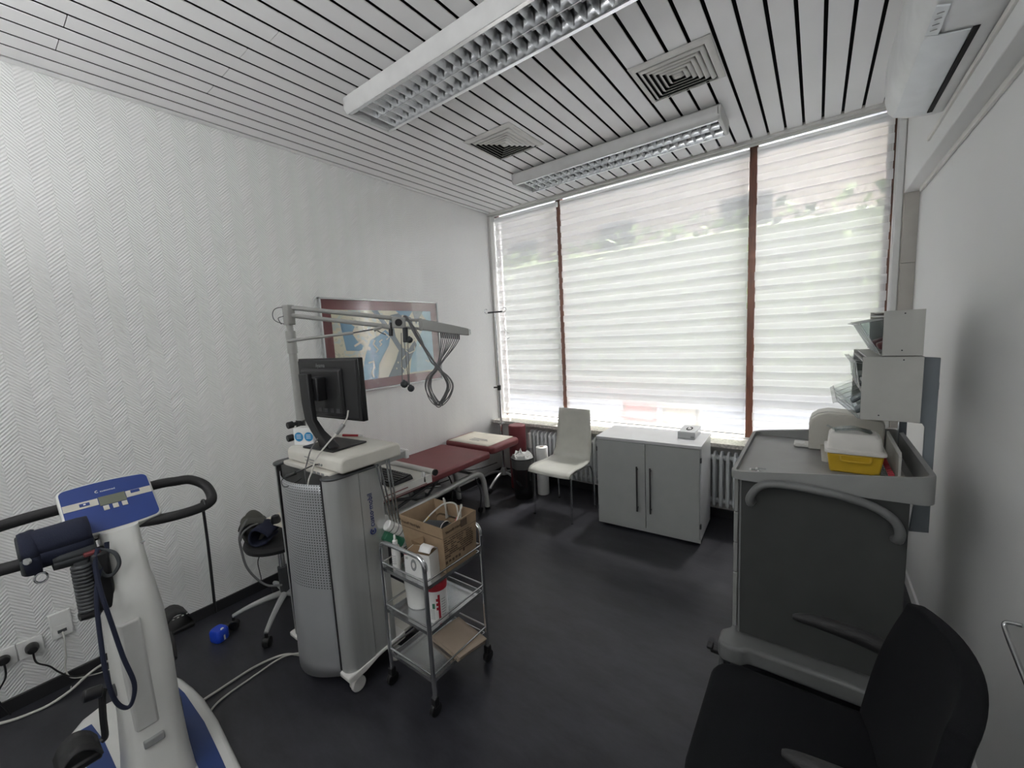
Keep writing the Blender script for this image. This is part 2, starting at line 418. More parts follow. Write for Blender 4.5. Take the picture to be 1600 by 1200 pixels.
def thing(name, label, cat, loc=(0, 0, 0), rz=0.0, group=None):
    o = bpy.data.objects.new(name, None); C.objects.link(o)
    o.empty_display_size = 0.1
    o.location = loc; o.rotation_euler = (0, 0, rz)
    return tag(o, label, cat, group)
def tag(o, label, cat, group=None):
    o['label'] = label; o['category'] = cat
    if group: o['group'] = group
    return o
def struct(o):
    o['kind'] = 'structure'; return o
def structure(name, loc=(0, 0, 0)):
    o = bpy.data.objects.new(name, None); C.objects.link(o); o.location = loc; return struct(o)
def stuff(o):
    o['kind'] = 'stuff'; return o
def inst(o, parent, loc):
    c = o.copy(); C.objects.link(c); c.parent = parent; c.location = loc; return c
def text(name, body, size, mat, parent, mtx, extrude=0.0006, align='LEFT'):
    cu = bpy.data.curves.new(name, 'FONT'); cu.body = body; cu.size = size; cu.extrude = extrude; cu.align_x = align
    tmp = bpy.data.objects.new(name, cu); C.objects.link(tmp)
    dg = bpy.context.evaluated_depsgraph_get()
    me = bpy.data.meshes.new_from_object(tmp.evaluated_get(dg))
    bpy.data.objects.remove(tmp)
    m = mtx if parent is None else mworld(parent).inverted() @ mtx
    me.transform(m); me.materials.clear(); me.materials.append(M_[mat])
    o = bpy.data.objects.new(name, me); C.objects.link(o); o.parent = parent
    return o
def frame_mtx(origin, xdir, ydir):
    x = Vector(xdir).normalized(); y = Vector(ydir); y = (y - x * y.dot(x)).normalized(); z = x.cross(y)
    return Matrix(((x.x, y.x, z.x, origin[0]), (x.y, y.y, z.y, origin[1]), (x.z, y.z, z.z, origin[2]), (0, 0, 0, 1)))
def rrect(w, h, r, n=5, cx=0.0, cy=0.0):
    pts = []
    for sx, sy, a0 in ((1, 1, 0), (-1, 1, 90), (-1, -1, 180), (1, -1, 270)):
        for i in range(n + 1):
            a = math.radians(a0 + 90 * i / n)
            pts.append((cx + sx * (w / 2 - r) + r * math.cos(a), cy + sy * (h / 2 - r) + r * math.sin(a)))
    return pts

# ------------------------------------------------------------------ room shell
XL, XR, YB, YW, H = -2.90, 0.48, -1.6, 3.59, 2.89
struct(MB().box(XL - 0.1, XR + 0.1, YB - 0.1, 4.0, -0.1, 0.0).build('floor', 'floor'))
struct(MB().box(XL - 0.12, XL, YB - 0.1, 3.83, 0.0, 3.0).build('wall_left', 'wallpaper'))
struct(MB().box(XR, XR + 0.12, YB - 0.1, 4.0, 0.0, 3.0).build('wall_right', 'wall'))
struct(MB().box(XL, XR, YB - 0.12, YB, 0.0, 3.0).build('wall_back', 'wall'))
struct(MB().box(XL, XR, 3.60, 4.0, 0.0, 0.615).build('wall_window', 'wall_grey'))
ceiling = struct(MB().box(XL, XR, YB, 4.0, 2.945, 3.0).build('ceiling', 'black'))
struct(MB().box(XL, XL + 0.012, YB, 3.60, 0.0, 0.066).build('baseboard_left', 'baseboard', bevel=0.002))
struct(MB().box(XL + 0.012, XR, 3.588, 3.60, 0.0, 0.066).build('baseboard_window', 'baseboard', bevel=0.002))
struct(MB().box(XR - 0.012, XR, YB, 3.588, 0.0, 0.066).build('baseboard_right', 'wall', bevel=0.002))
# duct casing along the top of the right wall, with the beige panel that closes it by the window
struct(MB().box(0.41, XR, YB, 3.60, 2.325, 2.889).build('trim_1', 'wall', bevel=0.004))
struct(MB().box(0.41, XR, 3.60, 4.0, 0.615, 2.91).build('trim_2', 'beige_trim'))
struct(MB().box(0.412, XR, 3.585, 3.60, 0.0, 1.90).build('trim_3', 'beige_trim', bevel=0.001))
struct(MB().box(0.412, XR, 3.585, 3.60, 1.904, 2.325).build('trim_4', 'beige_trim', bevel=0.001))
struct(MB().box(0.466, 0.478, YB, 3.50, 2.30, 2.325).build('trim_5', 'trim', bevel=0.002))
# ceiling slats
pitch, wslat, x0s = 0.1014, 0.086, -0.413
joints = {-16: 0.93, -18: 0.929, -20: 0.93, -19: 0.42, -21: 0.418, -14: 0.97}
k = -25
protos = {}
while True:
    xa = x0s + k * pitch + 0.0077; xb = xa + wslat
    k += 1
    if xb < XL + 0.02: continue
    if xa > 0.40: break
    xa = max(xa, XL + 0.004); xb = min(xb, 0.408)
    segs = [(YB, YW)] if (k not in joints) else [(YB, joints[k] - 0.0015), (joints[k] + 0.0015, YW)]
    for ya, yb in segs:
        key = (round(xb - xa, 4), ya, yb)
        if key not in protos:
            w = xb - xa
            prof = [(0, 0.004), (0, 0.0015), (0.0015, 0), (w - 0.0015, 0), (w, 0.0015), (w, 0.004)]
            protos[key] = MB().prism(prof, 'y', ya, yb).build('slat', 'slat', ceiling, local=True)
            protos[key].location = (xa, 0, 2.888)
        else:
            inst(protos[key], ceiling, (xa, 0, 2.888))
# trim between ceiling and window: angle, flat rail and curtain track
tr = struct(MB().box(XL, 0.41, 3.590, 3.600, 2.868, 2.905).box(XL, 0.41, 3.600, 3.630, 2.874, 2.905).build('trim_6', 'trim', bevel=0.001))
struct(MB().box(XL, 0.41, 3.632, 3.66, 2.860, 2.905).build('trim_7', 'trim', bevel=0.001))
struct(MB().box(XL, 0.41, 3.70, 4.0, 2.905, 2.945).build('trim_8', 'wall_grey'))

# ------------------------------------------------------------------ window
win = structure('window_1', (-1.25, 3.8, 0.64))
MB().box(XL, 0.41, 3.48, 3.98, 0.615, 0.648).build('window_sill', 'marble', win, bevel=0.003)
for a, b, c, d in ((XL, 0.41, 0.648, 0.660), (XL, 0.41, 2.896, 2.905)):
    MB().box(a, b, 3.712, 3.765, c, d).build('frame_bar', 'white_enamel', win, bevel=0.002)
for a, b in ((XL, XL + 0.035), (0.335, 0.41)):
    MB().box(a, b, 3.712, 3.765, 0.660, 2.896).build('frame_bar', 'mahogany', win, bevel=0.004)
for xm in (-2.092, -0.4135):
    MB().box(xm - 0.028, xm + 0.028, 3.710, 3.770, 0.660, 2.896).build('mullion', 'mahogany', win, bevel=0.004)
for a, b in ((XL + 0.035, -2.120), (-2.064, -0.4415), (-0.3855, 0.335)):
    MB().box(a, b, 3.738, 3.746, 0.660, 2.896).build('pane', 'glass', win)
MB().box(XL, XL + 0.03, 3.60, 3.71, 0.648, 2.86).build('jamb', 'wall_grey', win)
MB().box(0.372, 0.41, 3.61, 3.711, 0.648, 2.86).build('jamb', 'white_enamel', win, bevel=0.006)

# ------------------------------------------------------------------ roller blinds (double layer, striped)
def blind(xa, xb, label, seed):
    rnd = random.Random(seed)
    t = thing('roller_blind', label, 'blind', ((xa + xb) / 2, 3.68, 0.69), group='striped roller blinds over the window')
    top, bot, per, hb = 2.83, 0.69, 0.1085, 0.0625
    MB().cyl((xa, 3.690, 2.832), (xb, 3.690, 2.832), 0.0255, n=20).build('roller', 'band', t)
    MB().box(xa, xb, 3.66, 3.675, bot, bot + 0.012).build('bottom_bar', 'white_plastic', t, bevel=0.003)
    for layer, (y, off) in enumerate(((3.668, 0.0), (3.679, per / 2))):
        z = top - off
        gz = MB()
        if layer: gz.grid(lambda u, v, z=z, y=y: (xa + 0.004 + (xb - xa - 0.008) * u, y + 0.002, top + (z - top) * v), 2, 1)
        while z > bot + 0.02:
            z1 = max(z - hb, bot + 0.012)
            j = rnd.uniform(-0.0008, 0.0008); e = rnd.uniform(-0.004, 0.004) * (1 if layer == 0 else 0.3)
            tilt = rnd.uniform(-0.002, 0.002)
            def fn(u, v, z=z, z1=z1, y=y, j=j, e=e, tilt=tilt):
                zz = z + (z1 - z) * v
                return (xa + e + (xb - xa) * u, y + j - 0.003 * math.sin(PI * v), zz + tilt * (u - .5) - 0.002 * math.sin(PI * u))
            MB().grid(fn, 8, 4).build('fabric_band', 'band', t)
            zn = z - per
            if zn + 0.004 > bot:
                gz.grid(lambda u, v, z1=z1, zn=zn, y=y: (xa + 0.004 + (xb - xa - 0.008) * u, y + 0.002, z1 + (zn - z1) * v), 2, 1)
            z = zn
        if gz.v: stuff(gz.build('sheer_fabric', 'gauze', t))
    return t
blind(-2.862, -2.088, 'narrow striped translucent roller blind at the left corner of the window', 1)
blind(-2.046, -0.437, 'widest striped translucent roller blind, between the two brown mullions', 2)
blind(-0.386, 0.358, 'right striped translucent roller blind behind the equipment trolley', 3)

# ------------------------------------------------------------------ outside
struct(MB().box(-30, 30, 4.0, 60, -0.2, -0.05).build('terrace', 'paving'))
def hedge():
    t = thing('hedge', 'pale green garden hedge seen blurred through the window blinds', 'hedge', (0, 11, -0.05))
    rnd = random.Random(4); b = MB()
    for i in range(3200):
        c = Vector((rnd.uniform(-16, 14), rnd.uniform(10.4, 11.6), rnd.uniform(0.0, 1) ** 0.7 * 4.1))
        s = rnd.uniform(0.10, 0.20); n = Vector((rnd.gauss(0, 1), rnd.gauss(0, 1) - 0.6, rnd.gauss(0, 1) + .4)).normalized()
        a = n.orthogonal().normalized(); bb = n.cross(a)
        b.add([c + a * s, c + bb * s * 0.6, c - a * s, c - bb * s * 0.6], [(0, 1, 2, 3)])
    stuff(b.build('foliage', 'leaf', t))
    MB().box(-16, 14, 10.7, 11.5, -0.05, 3.7).build('core', 'leaf', t, bevel=0.2)
hedge()
bl = thing('neighbour_building', 'pink rendered building beyond the hedge, seen blurred through the blinds', 'building', (-2, 20, -0.05))
MB().box(-22, 16, 18, 24, -0.05, 9.2).build('wall', 'facade', bl)
MB().box(-22.6, 16.6, 17.4, 24.6, 9.2, 9.5).build('roof', 'roofing', bl)
for i in range(7):
    w = MB().box(-18 + 5 * i, -16.4 + 5 * i, 17.93, 18.02, 4.6, 6.2).build('window', 'darkgrey', bl)
def garden_chair(x, y, mat, label):
    t = thing('garden_chair', label, 'chair', (x, y, -0.05))
    for sx in (-1, 1):
        for sy in (0, 0.42):
            MB().box(sx * 0.16 - .02 + x, sx * 0.16 + .02 + x, y + sy, y + sy + .04, -0.05, 0.42 if sy else 0.80).build('leg', mat, t, bevel=.005)
    MB().box(x - .18, x + .18, y, y + .46, 0.40, 0.44).build('seat', mat, t, bevel=.01)
    MB().box(x - .18, x + .18, y, y + .03, 0.44, 0.62).box(x - .18, x + .18, y, y + .03, 0.70, 0.80).build('backrest', mat, t, bevel=.01)
    for sx in (-1, 1):
        MB().box(x + sx * .18 - .03, x + sx * .18, y, y + .03, .62, .70).build('backrest_post', mat, t)
garden_chair(-1.50, 4.25, 'garden_red', 'red slatted garden chair outside, left one seen through the blinds')
garden_chair(-1.08, 4.25, 'garden_beige', 'beige slatted garden chair outside, right one seen through the blinds')

# ------------------------------------------------------------------ radiators
def radiator(xa, n, label, z0=0.11, z1=0.575):
    t = thing('radiator', label, 'radiator', (xa + n * 0.0245, 3.53, 0.0), group=None)
    # one column section: flat lobed blade
    prof = []
    for i in range(9):
        a = PI * i / 8; prof.append((3.53 + 0.055 * math.cos(a), z1 - 0.045 + 0.045 * math.sin(a)))
    for i in range(9):
        a = PI + PI * i / 8; prof.append((3.53 + 0.055 * math.cos(a), z0 + 0.04 + 0.04 * math.sin(a)))
    b = MB()
    for (w, yy) in ((0.013, 3.486), (0.011, 3.53), (0.013, 3.574)):
        b.tube([(0, yy, z0 + 0.03), (0, yy, z1 - 0.03)], w, n=8, sm=1)
    b.prism([(3.53 + (p[0] - 3.53), p[1]) for p in prof[:9]] + [(3.475, z1 - 0.075), (3.585, z1 - 0.075)], 'x', -0.008, 0.008)
    b.prism([(3.475, z0 + 0.07), (3.585, z0 + 0.07)][::-1] + prof[9:], 'x', -0.008, 0.008)
    b.cyl((-0.0245, 3.53, z1 - 0.055), (0.0245, 3.53, z1 - 0.055), 0.022, n=10)
    b.cyl((-0.0245, 3.53, z0 + 0.05), (0.0245, 3.53, z0 + 0.05), 0.022, n=10)
    p = b.build('radiator_section', 'radiator', None, bevel=0.002)
    me = p.data
    for v in me.vertices: v.co = v.co - Vector((0, 3.53, 0))
    p.parent = t; p.location = (-n * 0.0245, 0, 0)
    for i in range(1, n):
        inst(p, t, (-n * 0.0245 + i * 0.049, 0, 0))
    for xx in (xa + 0.1, xa + n * 0.049 - 0.15):
        MB().box(xx - 0.015, xx + 0.015, 3.515, 3.545, 0.0, z0 + 0.012).build('foot', 'radiator', t, bevel=.003)
    return t
r1 = radiator(-2.40, 24, 'white column radiator under the sill behind the cream chair')
MB().cyl((-2.455, 3.53, 0.30), (-2.455, 3.53, 0.52), 0.012).cyl((-2.455, 3.53, 0.52), (-2.40, 3.53, 0.52), 0.014).cyl((-2.455, 3.53, 0.0), (-2.455, 3.53, 0.30), 0.009).build('valve_pipe', 'radiator', r1)
MB().cyl((-2.37, 3.44, 0.40), (-2.37, 3.44, 0.56), 0.020, 0.017).build('thermostat', 'white_plastic', r1, bevel=.003)
radiator(-0.92, 18, 'white column radiator under the sill between cabinet and trolley')

# ------------------------------------------------------------------ ceiling lamps
def lamp(xa, ya, label, xb=None):
    L, W, hh = 1.54, 0.30, 0.09
    zt, zb = 2.888, 2.888 - hh
    t = thing('ceiling_lamp', label, 'lamp', (xa + L / 2, ya + W / 2, zb), group='louvred ceiling lamps')
    # housing: profile along x, open below
    out = [(ya + 0.02, zt), (ya, zt - 0.015), (ya, zb + 0.022), (ya + 0.016, zb), (ya + 0.030, zb), (ya + 0.030, zt - 0.012),
           (ya + W - 0.030, zt - 0.012), (ya + W - 0.030, zb), (ya + W - 0.016, zb), (ya + W, zb + 0.022), (ya + W, zt - 0.015), (ya + W - 0.02, zt)]
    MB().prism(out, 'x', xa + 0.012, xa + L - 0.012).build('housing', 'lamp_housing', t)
    for xe in (xa, xa + L - 0.022):
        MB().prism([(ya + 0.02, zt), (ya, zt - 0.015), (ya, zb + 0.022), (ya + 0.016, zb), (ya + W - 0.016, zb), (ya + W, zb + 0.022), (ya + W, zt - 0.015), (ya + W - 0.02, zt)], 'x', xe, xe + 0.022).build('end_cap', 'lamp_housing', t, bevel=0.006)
    MB().box(xa + 0.02, xa + L - 0.02, ya + 0.016, ya + 0.034, zb - 0.003, zb + 0.002).box(xa + 0.02, xa + L - 0.02, ya + W - 0.034, ya + W - 0.016, zb - 0.003, zb + 0.002).build('louvre_rim', 'mirror', t)
    chw = (W - 0.068) / 2
    for c in range(2):
        yc = ya + 0.034 + chw * (c + 0.5)
        # curved mirror trough
        def fn(u, v, yc=yc):
            a = PI * v
            return (xa + 0.03 + (L - 0.06) * u, yc - (chw / 2 - 0.001) * math.cos(a), zb + 0.004 + 0.058 * math.sin(a))
        MB().grid(fn, 1, 14).build('reflector', 'mirror', t)
        MB().cyl((xa + 0.035, yc, zb + 0.046), (xa + L - 0.035, yc, zb + 0.046), 0.008, n=10).build('tube', 'white_enamel', t)
        # cross blades, curved wedges
        n = 26; hw = chw / 2 - 0.002
        w = MB()
        poly = []
        nb = 8
        rows = [[], []]
        for sgn in (-1, 1):
            for i in range(nb + 1):
                y = -hw + 2 * hw * i / nb
                f = math.sqrt(max(0, 1 - (y / (hw * 1.02)) ** 2))
                rows[0 if sgn < 0 else 1].append(((0, y, 0.0), (sgn * 0.013 * f + sgn * 0.001, y, 0.004 + 0.036 * f)))
        for row in rows:
            vs = [p for pr in row for p in pr]
            w.add(vs, [(2 * i, 2 * i + 2, 2 * i + 3, 2 * i + 1) for i in range(nb)])
        first = None
        for i in range(1, n):
            xx = xa + 0.03 + (L - 0.06) * i / n
            l = Vector((xx, yc, zb)) - t.location
            if first is None:
                first = w.build('louvre_blade', 'mirror', t, local=True); first.location = l
            else: inst(first, t, l)
        MB().box(xa + 0.03, xa + L - 0.03, yc + chw / 2 - 0.001, yc + chw / 2 + 0.001, zb, zb + 0.03).build('louvre_rail', 'mirror', t)
    return t
lamp(-2.055, 1.385, 'larger looking louvred ceiling lamp in the foreground, cut by the frame')
lamp(-2.035, 2.865, 'louvred ceiling lamp close to the window blinds')

# ------------------------------------------------------------------ ceiling vents
def vent(xa, ya, label, W=0.385, D=0.405):
    t = thing('ceiling_vent', label, 'vent', (xa + W / 2, ya + D / 2, 2.87), group='square ceiling vents')
    cx, cy, zt = xa + W / 2, ya + D / 2, 2.888
    def ring(hx, hy, hx2, hy2, z1, z2):
        vs = []
        for hh, hv, z in ((hx, hy, z1), (hx2, hy2, z2)):
            vs += [(cx - hh, cy - hv, z), (cx + hh, cy - hv, z), (cx + hh, cy + hv, z), (cx - hh, cy + hv, z)]
        return MB().add(vs, [(i, (i + 1) % 4, 4 + (i + 1) % 4, 4 + i) for i in range(4)])
    b = ring(W / 2, D / 2, W / 2 - 0.03, D / 2 - 0.03, zt - 0.003, zt - 0.016)
    b.v += []
    b.build('frame', 'trim', t, solid=0.002)
    MB().box(cx - W / 2 + 0.02, cx + W / 2 - 0.02, cy - D / 2 + 0.02, cy + D / 2 - 0.02, zt - 0.002, zt - 0.0005).build('backing', 'black', t)
    for i in range(6):
        a = W / 2 - 0.036 - i * 0.0255; c = D / 2 - 0.036 - i * 0.0262
        ring(a - 0.020, c - 0.020, a, c, zt - 0.022, zt - 0.006).build('louvre', 'trim', t, solid=0.0015)
    MB().add([(cx - .012, cy - .012, zt - .02), (cx + .012, cy - .012, zt - .02), (cx + .012, cy + .012, zt - .02), (cx - .012, cy + .012, zt - .02)], [(0, 1, 2, 3)]).build('centre_plate', 'trim', t, solid=0.003)
vent(-1.945, 2.20, 'square louvred ceiling vent on the left, between the two lamps')
vent(-0.810, 2.198, 'square louvred ceiling vent on the right, above the second lamp')

# ------------------------------------------------------------------ air conditioner
ac = thing('air_conditioner', 'white wall-mounted air conditioner on the duct casing at top right', 'air conditioner', (0.33, 2.1, 2.43))
prof = [(0.409, 2.432), (0.372, 2.430), (0.350, 2.433), (0.290, 2.442), (0.247, 2.458), (0.228, 2.480), (0.216, 2.53), (0.214, 2.66), (0.225, 2.73), (0.25, 2.745), (0.409, 2.745)]
MB().prism(prof, 'y', 1.42, 2.62).build('casing', 'ac', ac, bevel=0.008, seg=3, sharp=50)
# flap below the outlet and dark slot
fl = [(0.246, 2.449), (0.290, 2.434), (0.345, 2.4262), (0.346, 2.4295), (0.290, 2.439), (0.247, 2.453)]
MB().prism(fl, 'y', 1.93, 2.575).build('flap', 'ac_flap', ac, sharp=60)
MB().box(0.350, 0.366, 1.93, 2.575, 2.4285, 2.436).build('air_slot', 'black', ac)
fl2 = [(0.246, 2.449), (0.275, 2.4385), (0.276, 2.443), (0.247, 2.453)]
MB().prism(fl2, 'y', 1.775, 1.925).build('display_strip', 'ac_flap', ac)
for i in range(4):
    MB().box(0.252, 0.270, 1.80 + i * 0.03, 1.804 + i * 0.03, 2.4395, 2.4405).build('indicator', 'grey_text', ac, xf=Matrix.Translation((0, 0, 0.0015)))
MB().box(0.400, 0.411, -0.2, 2.9, 2.405, 2.425).build('cable_duct', 'trim', ac, bevel=0.002)

# ------------------------------------------------------------------ framed picture
pic = thing('framed_picture', 'silver framed abstract blue and grey print with maroon mount', 'picture', (-2.885, 2.165, 1.2))
ya, yb, za, zb = 1.590, 2.742, 1.200, 1.925
MB().box(-2.899, -2.880, ya + .01, yb - .01, za + .01, zb - .01).build('mount', 'mat', pic)
fr = MB()
fr.box(-2.899, -2.868, ya, yb, za, za + .012).box(-2.899, -2.868, ya, yb, zb - .012, zb).box(-2.899, -2.868, ya, ya + .012, za, zb).box(-2.899, -2.868, yb - .012, yb, za, zb)
fr.build('frame', 'silver', pic, bevel=.001)
MB().box(-2.881, -2.8785, 1.676, 2.652, 1.287, 1.838).build('print', 'print', pic)
PX = [-2.8785]
def shape(poly, mat, name='printed_shape'):
    x = PX[0]; PX[0] += 0.00025
    MB().prism(poly, 'x', x, x + 0.0003).build(name, mat, pic)
def blob(cy, cz, a, b, rot=0, wob=0.18, n=26, ph=0.0):
    return [(cy + (a * math.cos(t) * math.cos(rot) - b * math.sin(t) * math.sin(rot)) * (1 + wob * math.sin(3 * t + ph)),
             cz + (a * math.cos(t) * math.sin(rot) + b * math.sin(t) * math.cos(rot)) * (1 + wob * math.sin(2 * t + ph))) for t in [2 * PI * i / n for i in range(n)]]
shape([(2.27, 1.838), (2.45, 1.838), (2.25, 1.50), (2.16, 1.287), (1.98, 1.287), (2.08, 1.5)], 'p_cream')
shape([(2.53, 1.838), (2.652, 1.838), (2.652, 1.30), (2.36, 1.30), (2.40, 1.47), (2.46, 1.56), (2.60, 1.75)], 'p_pale')
shape([(1.74, 1.74), (1.80, 1.75), (1.86, 1.71), (1.83, 1.66), (1.87, 1.60), (1.92, 1.56), (1.90, 1.52), (1.77, 1.53)], 'p_blue')
shape([(1.93, 1.48), (1.99, 1.60), (2.06, 1.63), (2.14, 1.68), (2.19, 1.64), (2.16, 1.55), (2.10, 1.47), (2.05, 1.40), (2.03, 1.287), (1.88, 1.287), (1.90, 1.38)], 'p_blue')
shape([(2.02, 1.838), (2.14, 1.70), (2.20, 1.68), (2.08, 1.838)], 'p_grey')
shape([(2.17, 1.70), (2.20, 1.80), (2.30, 1.82), (2.42, 1.78), (2.44, 1.70), (2.42, 1.66), (2.38, 1.74), (2.28, 1.78), (2.22, 1.74), (2.24, 1.62), (2.30, 1.52), (2.36, 1.50), (2.44, 1.58), (2.46, 1.54), (2.38, 1.42), (2.27, 1.287), (2.13, 1.287), (2.22, 1.42), (2.26, 1.50), (2.22, 1.56), (2.17, 1.64)], 'p_grey')
shape([(2.26, 1.838), (2.44, 1.838), (2.40, 1.79), (2.31, 1.80)], 'p_blue')
shape([(2.44, 1.838), (2.56, 1.838), (2.50, 1.76), (2.47, 1.72)], 'p_grey')
for (cy, cz, a) in ((1.97, 1.535, .014), (2.24, 1.40, .007), (2.22, 1.35, .007), (2.50, 1.53, .010), (2.33, 1.79, .012)):
    shape(blob(cy, cz, a, a * 1.2, 0, 0), 'p_cream')
def squig(pts, w=0.006, mat='p_cream'):
    L = []; R = []
    for i in range(len(pts)):
        a = Vector(pts[max(i - 1, 0)]); b = Vector(pts[min(i + 1, len(pts) - 1)]); d = (b - a).normalized(); n = Vector((-d.y, d.x)) * w
        L.append(tuple(Vector(pts[i]) + n)); R.append(tuple(Vector(pts[i]) - n))
    shape(L + R[::-1], mat)
squig([(2.03, 1.60), (2.01, 1.57), (2.03, 1.545), (2.05, 1.52), (2.03, 1.50)])
squig([(2.10, 1.60), (2.07, 1.585), (2.09, 1.565), (2.07, 1.55)])
squig([(1.84, 1.56), (1.88, 1.58), (1.92, 1.60), (1.95, 1.57), (1.94, 1.53), (1.89, 1.52), (1.90, 1.47)], 0.008)
squig([(2.30, 1.56), (2.33, 1.50), (2.37, 1.47), (2.43, 1.49), (2.43, 1.53)], 0.005)
squig([(2.33, 1.46), (2.28, 1.42), (2.27, 1.36), (2.30, 1.33)], 0.005)
squig([(1.95, 1.42), (2.0, 1.43), (2.0, 1.38), (1.97, 1.34), (1.99, 1.30)], 0.006)
squig([(2.12, 1.66), (2.17, 1.62), (2.14, 1.60)], 0.005)
squig([(2.55, 1.40), (2.57, 1.38), (2.60, 1.40), (2.58, 1.37)], 0.004, 'p_cream')
MB().box(-2.8720, -2.8705, ya + .011, yb - .011, za + .011, zb - .011).build('glazing', 'picture_glass', pic)

# ------------------------------------------------------------------ wall sockets
def socket(y0, z0, w, h, plug, label):
    t = thing('wall_socket', label, 'socket', (-2.9, y0 + w / 2, z0), group='white wall sockets')
    MB().box(-2.9, -2.889, y0, y0 + w, z0, z0 + h).build('cover_plate', 'white_plastic', t, bevel=.003)
    MB().cyl((-2.8885, y0 + w / 2, z0 + h / 2), (-2.8875, y0 + w / 2, z0 + h / 2), w * .38, n=24).build('socket_well', 'white_plastic', t)
    return t
socket(-0.088, 0.222, 0.080, 0.083, True, 'white wall socket at the far left, with a flat round plug')
s2 = socket(-0.006, 0.222, 0.080, 0.083, True, 'white wall socket holding the thick black plug')
d = thing('data_outlet', 'white double data outlet plate beside the power sockets', 'socket', (-2.9, 0.133, 0.25))
MB().box(-2.9, -2.888, 0.098, 0.172, 0.250, 0.378).build('cover_plate', 'white_plastic', d, bevel=.003)
MB().box(-2.889, -2.887, 0.102, 0.168, 0.316, 0.374).build('blank_insert', 'white_plastic', d, bevel=.001)
MB().box(-2.889, -2.887, 0.102, 0.168, 0.254, 0.312).build('jack_insert', 'white_plastic', d, bevel=.001)
MB().box(-2.887, -2.884, 0.120, 0.150, 0.276, 0.290).build('jack', 'darkgrey', d)
pl = thing('power_plug', 'flat round black plug in the leftmost socket', 'plug', (-2.888, -0.048, 0.262))
MB().cyl((-2.8875, -0.048, 0.262), (-2.862, -0.048, 0.262), 0.021, 0.018, n=20).build('plug_body', 'blackp', pl, bevel=.003)
MB().tube([(-2.865, -0.048, 0.25), (-2.86, -0.052, 0.19), (-2.865, -0.085, 0.12), (-2.86, -0.07, 0.05), (-2.86, -0.06, 0.012)], 0.0035).build('cable', 'blackp', pl)
pl = thing('power_plug', 'thick black plug in the second socket', 'plug', (-2.888, 0.036, 0.262))
MB().lathe([(0.019, 0), (0.022, 0.008), (0.022, 0.03), (0.016, 0.05), (0.0, 0.052)], n=20).build('plug_body', 'blackp', pl, xf=Matrix.Translation((-2.888, 0.036, 0.268)) @ Matrix.Rotation(PI / 2, 4, 'Y'))
MB().tube([(-2.855, 0.036, 0.25), (-2.85, 0.04, 0.20), (-2.86, 0.075, 0.15), (-2.86, 0.10, 0.10), (-2.85, 0.14, 0.05), (-2.84, 0.19, 0.035), (-2.84, 0.24, 0.012)], 0.0035).build('cable', 'blackp', pl)
t = thing('data_cable', 'thin pale cable hanging from the data outlet', 'cable', (-2.88, 0.13, 0.27))
MB().tube([(-2.884, 0.135, 0.278), (-2.865, 0.135, 0.25), (-2.865, 0.13, 0.16), (-2.865, 0.12, 0.10), (-2.85, 0.135, 0.05), (-2.84, 0.2, 0.02), (-2.83, 0.26, 0.01)], 0.003).build('wire', 'cable_white', t)
t = thing('skirting_cable', 'pale cable lying along the skirting below the sockets', 'cable', (-2.85, 0, 0))
MB().tube([(-2.86, -0.16, 0.03), (-2.83, -0.08, 0.008), (-2.80, -0.02, 0.008), (-2.79, 0.05, 0.008), (-2.80, 0.12, 0.02), (-2.84, 0.22, 0.045), (-2.87, 0.40, 0.05)], 0.006).build('wire', 'cable_white', t)
MB().cyl((-2.806, 0.118, 0.012), (-2.796, 0.124, 0.040), 0.002, n=6).build('cable_tie', 'white_plastic', t)

# low outlets on the wall under the couch
d = thing('under_couch_outlet', 'small white outlet with plugs on the wall below the couch', 'socket', (-2.9, 2.72, 0.36))
MB().box(-2.9, -2.89, 2.55, 2.80, 0.33, 0.41).build('cover_plate', 'white_plastic', d, bevel=.003)
for yy in (2.60, 2.68):
    MB().box(-2.89, -2.86, yy, yy + .03, .345, .40).build('plug', 'silver', d, bevel=.004)
MB().tube([(-2.88, 2.76, .40), (-2.86, 2.80, .33), (-2.84, 2.86, .27), (-2.82, 3.0, .22), (-2.8, 3.2, .20), (-2.8, 3.4, .19)], .005).build('cable', 'blackp', d)

# ------------------------------------------------------------------ examination couch
co = thing('examination_couch', 'maroon examination couch on a grey tubular frame along the left wall', 'couch', (-2.58, 2.1, 0))
MB().prism(rrect(0.61, 1.28, 0.03, cx=-2.575, cy=2.04), 'z', 0.512, 0.574).build('mattress', 'maroon', co, bevel=0.018, seg=4)
MB().prism(rrect(0.61, 0.42, 0.05, cx=-2.575, cy=2.915), 'z', 0.535, 0.600).build('headrest', 'maroon', co, bevel=0.020, seg=4)
cov = MB().grid(lambda u, v: (-2.84 + 0.50 * u, 2.725 + 0.385 * v, 0.6015 + 0.002 * math.sin(5 * u) * math.sin(4 * v)), 8, 6).build('headrest_cover', 'papercover', co, solid=0.0015)
for i, w in enumerate((0.17, 0.20, 0.12)):
    MB().box(-2.66, -2.66 + w, 2.89 - i * .03, 2.90 - i * .03, 0.6035, 0.605).build('printed_line', 'grey_text', co)
for xx in (-2.80, -2.36):
    MB().box(xx - .018, xx + .018, 1.46, 2.66, 0.485, 0.512).build('frame_rail', 'silver', co, bevel=.003)
for yy in (1.5, 2.0, 2.6):
    MB().box(-2.80, -2.36, yy - .015, yy + .015, 0.475, 0.500).build('cross_rail', 'silver', co, bevel=.003)
MB().tube([(-2.36, 2.70, .53), (-2.36, 2.78, .54), (-2.36, 3.05, .542)], .010).tube([(-2.78, 2.70, .53), (-2.78, 2.78, .54), (-2.78, 3.05, .542)], .010).build('headrest_bracket', 'silver', co)
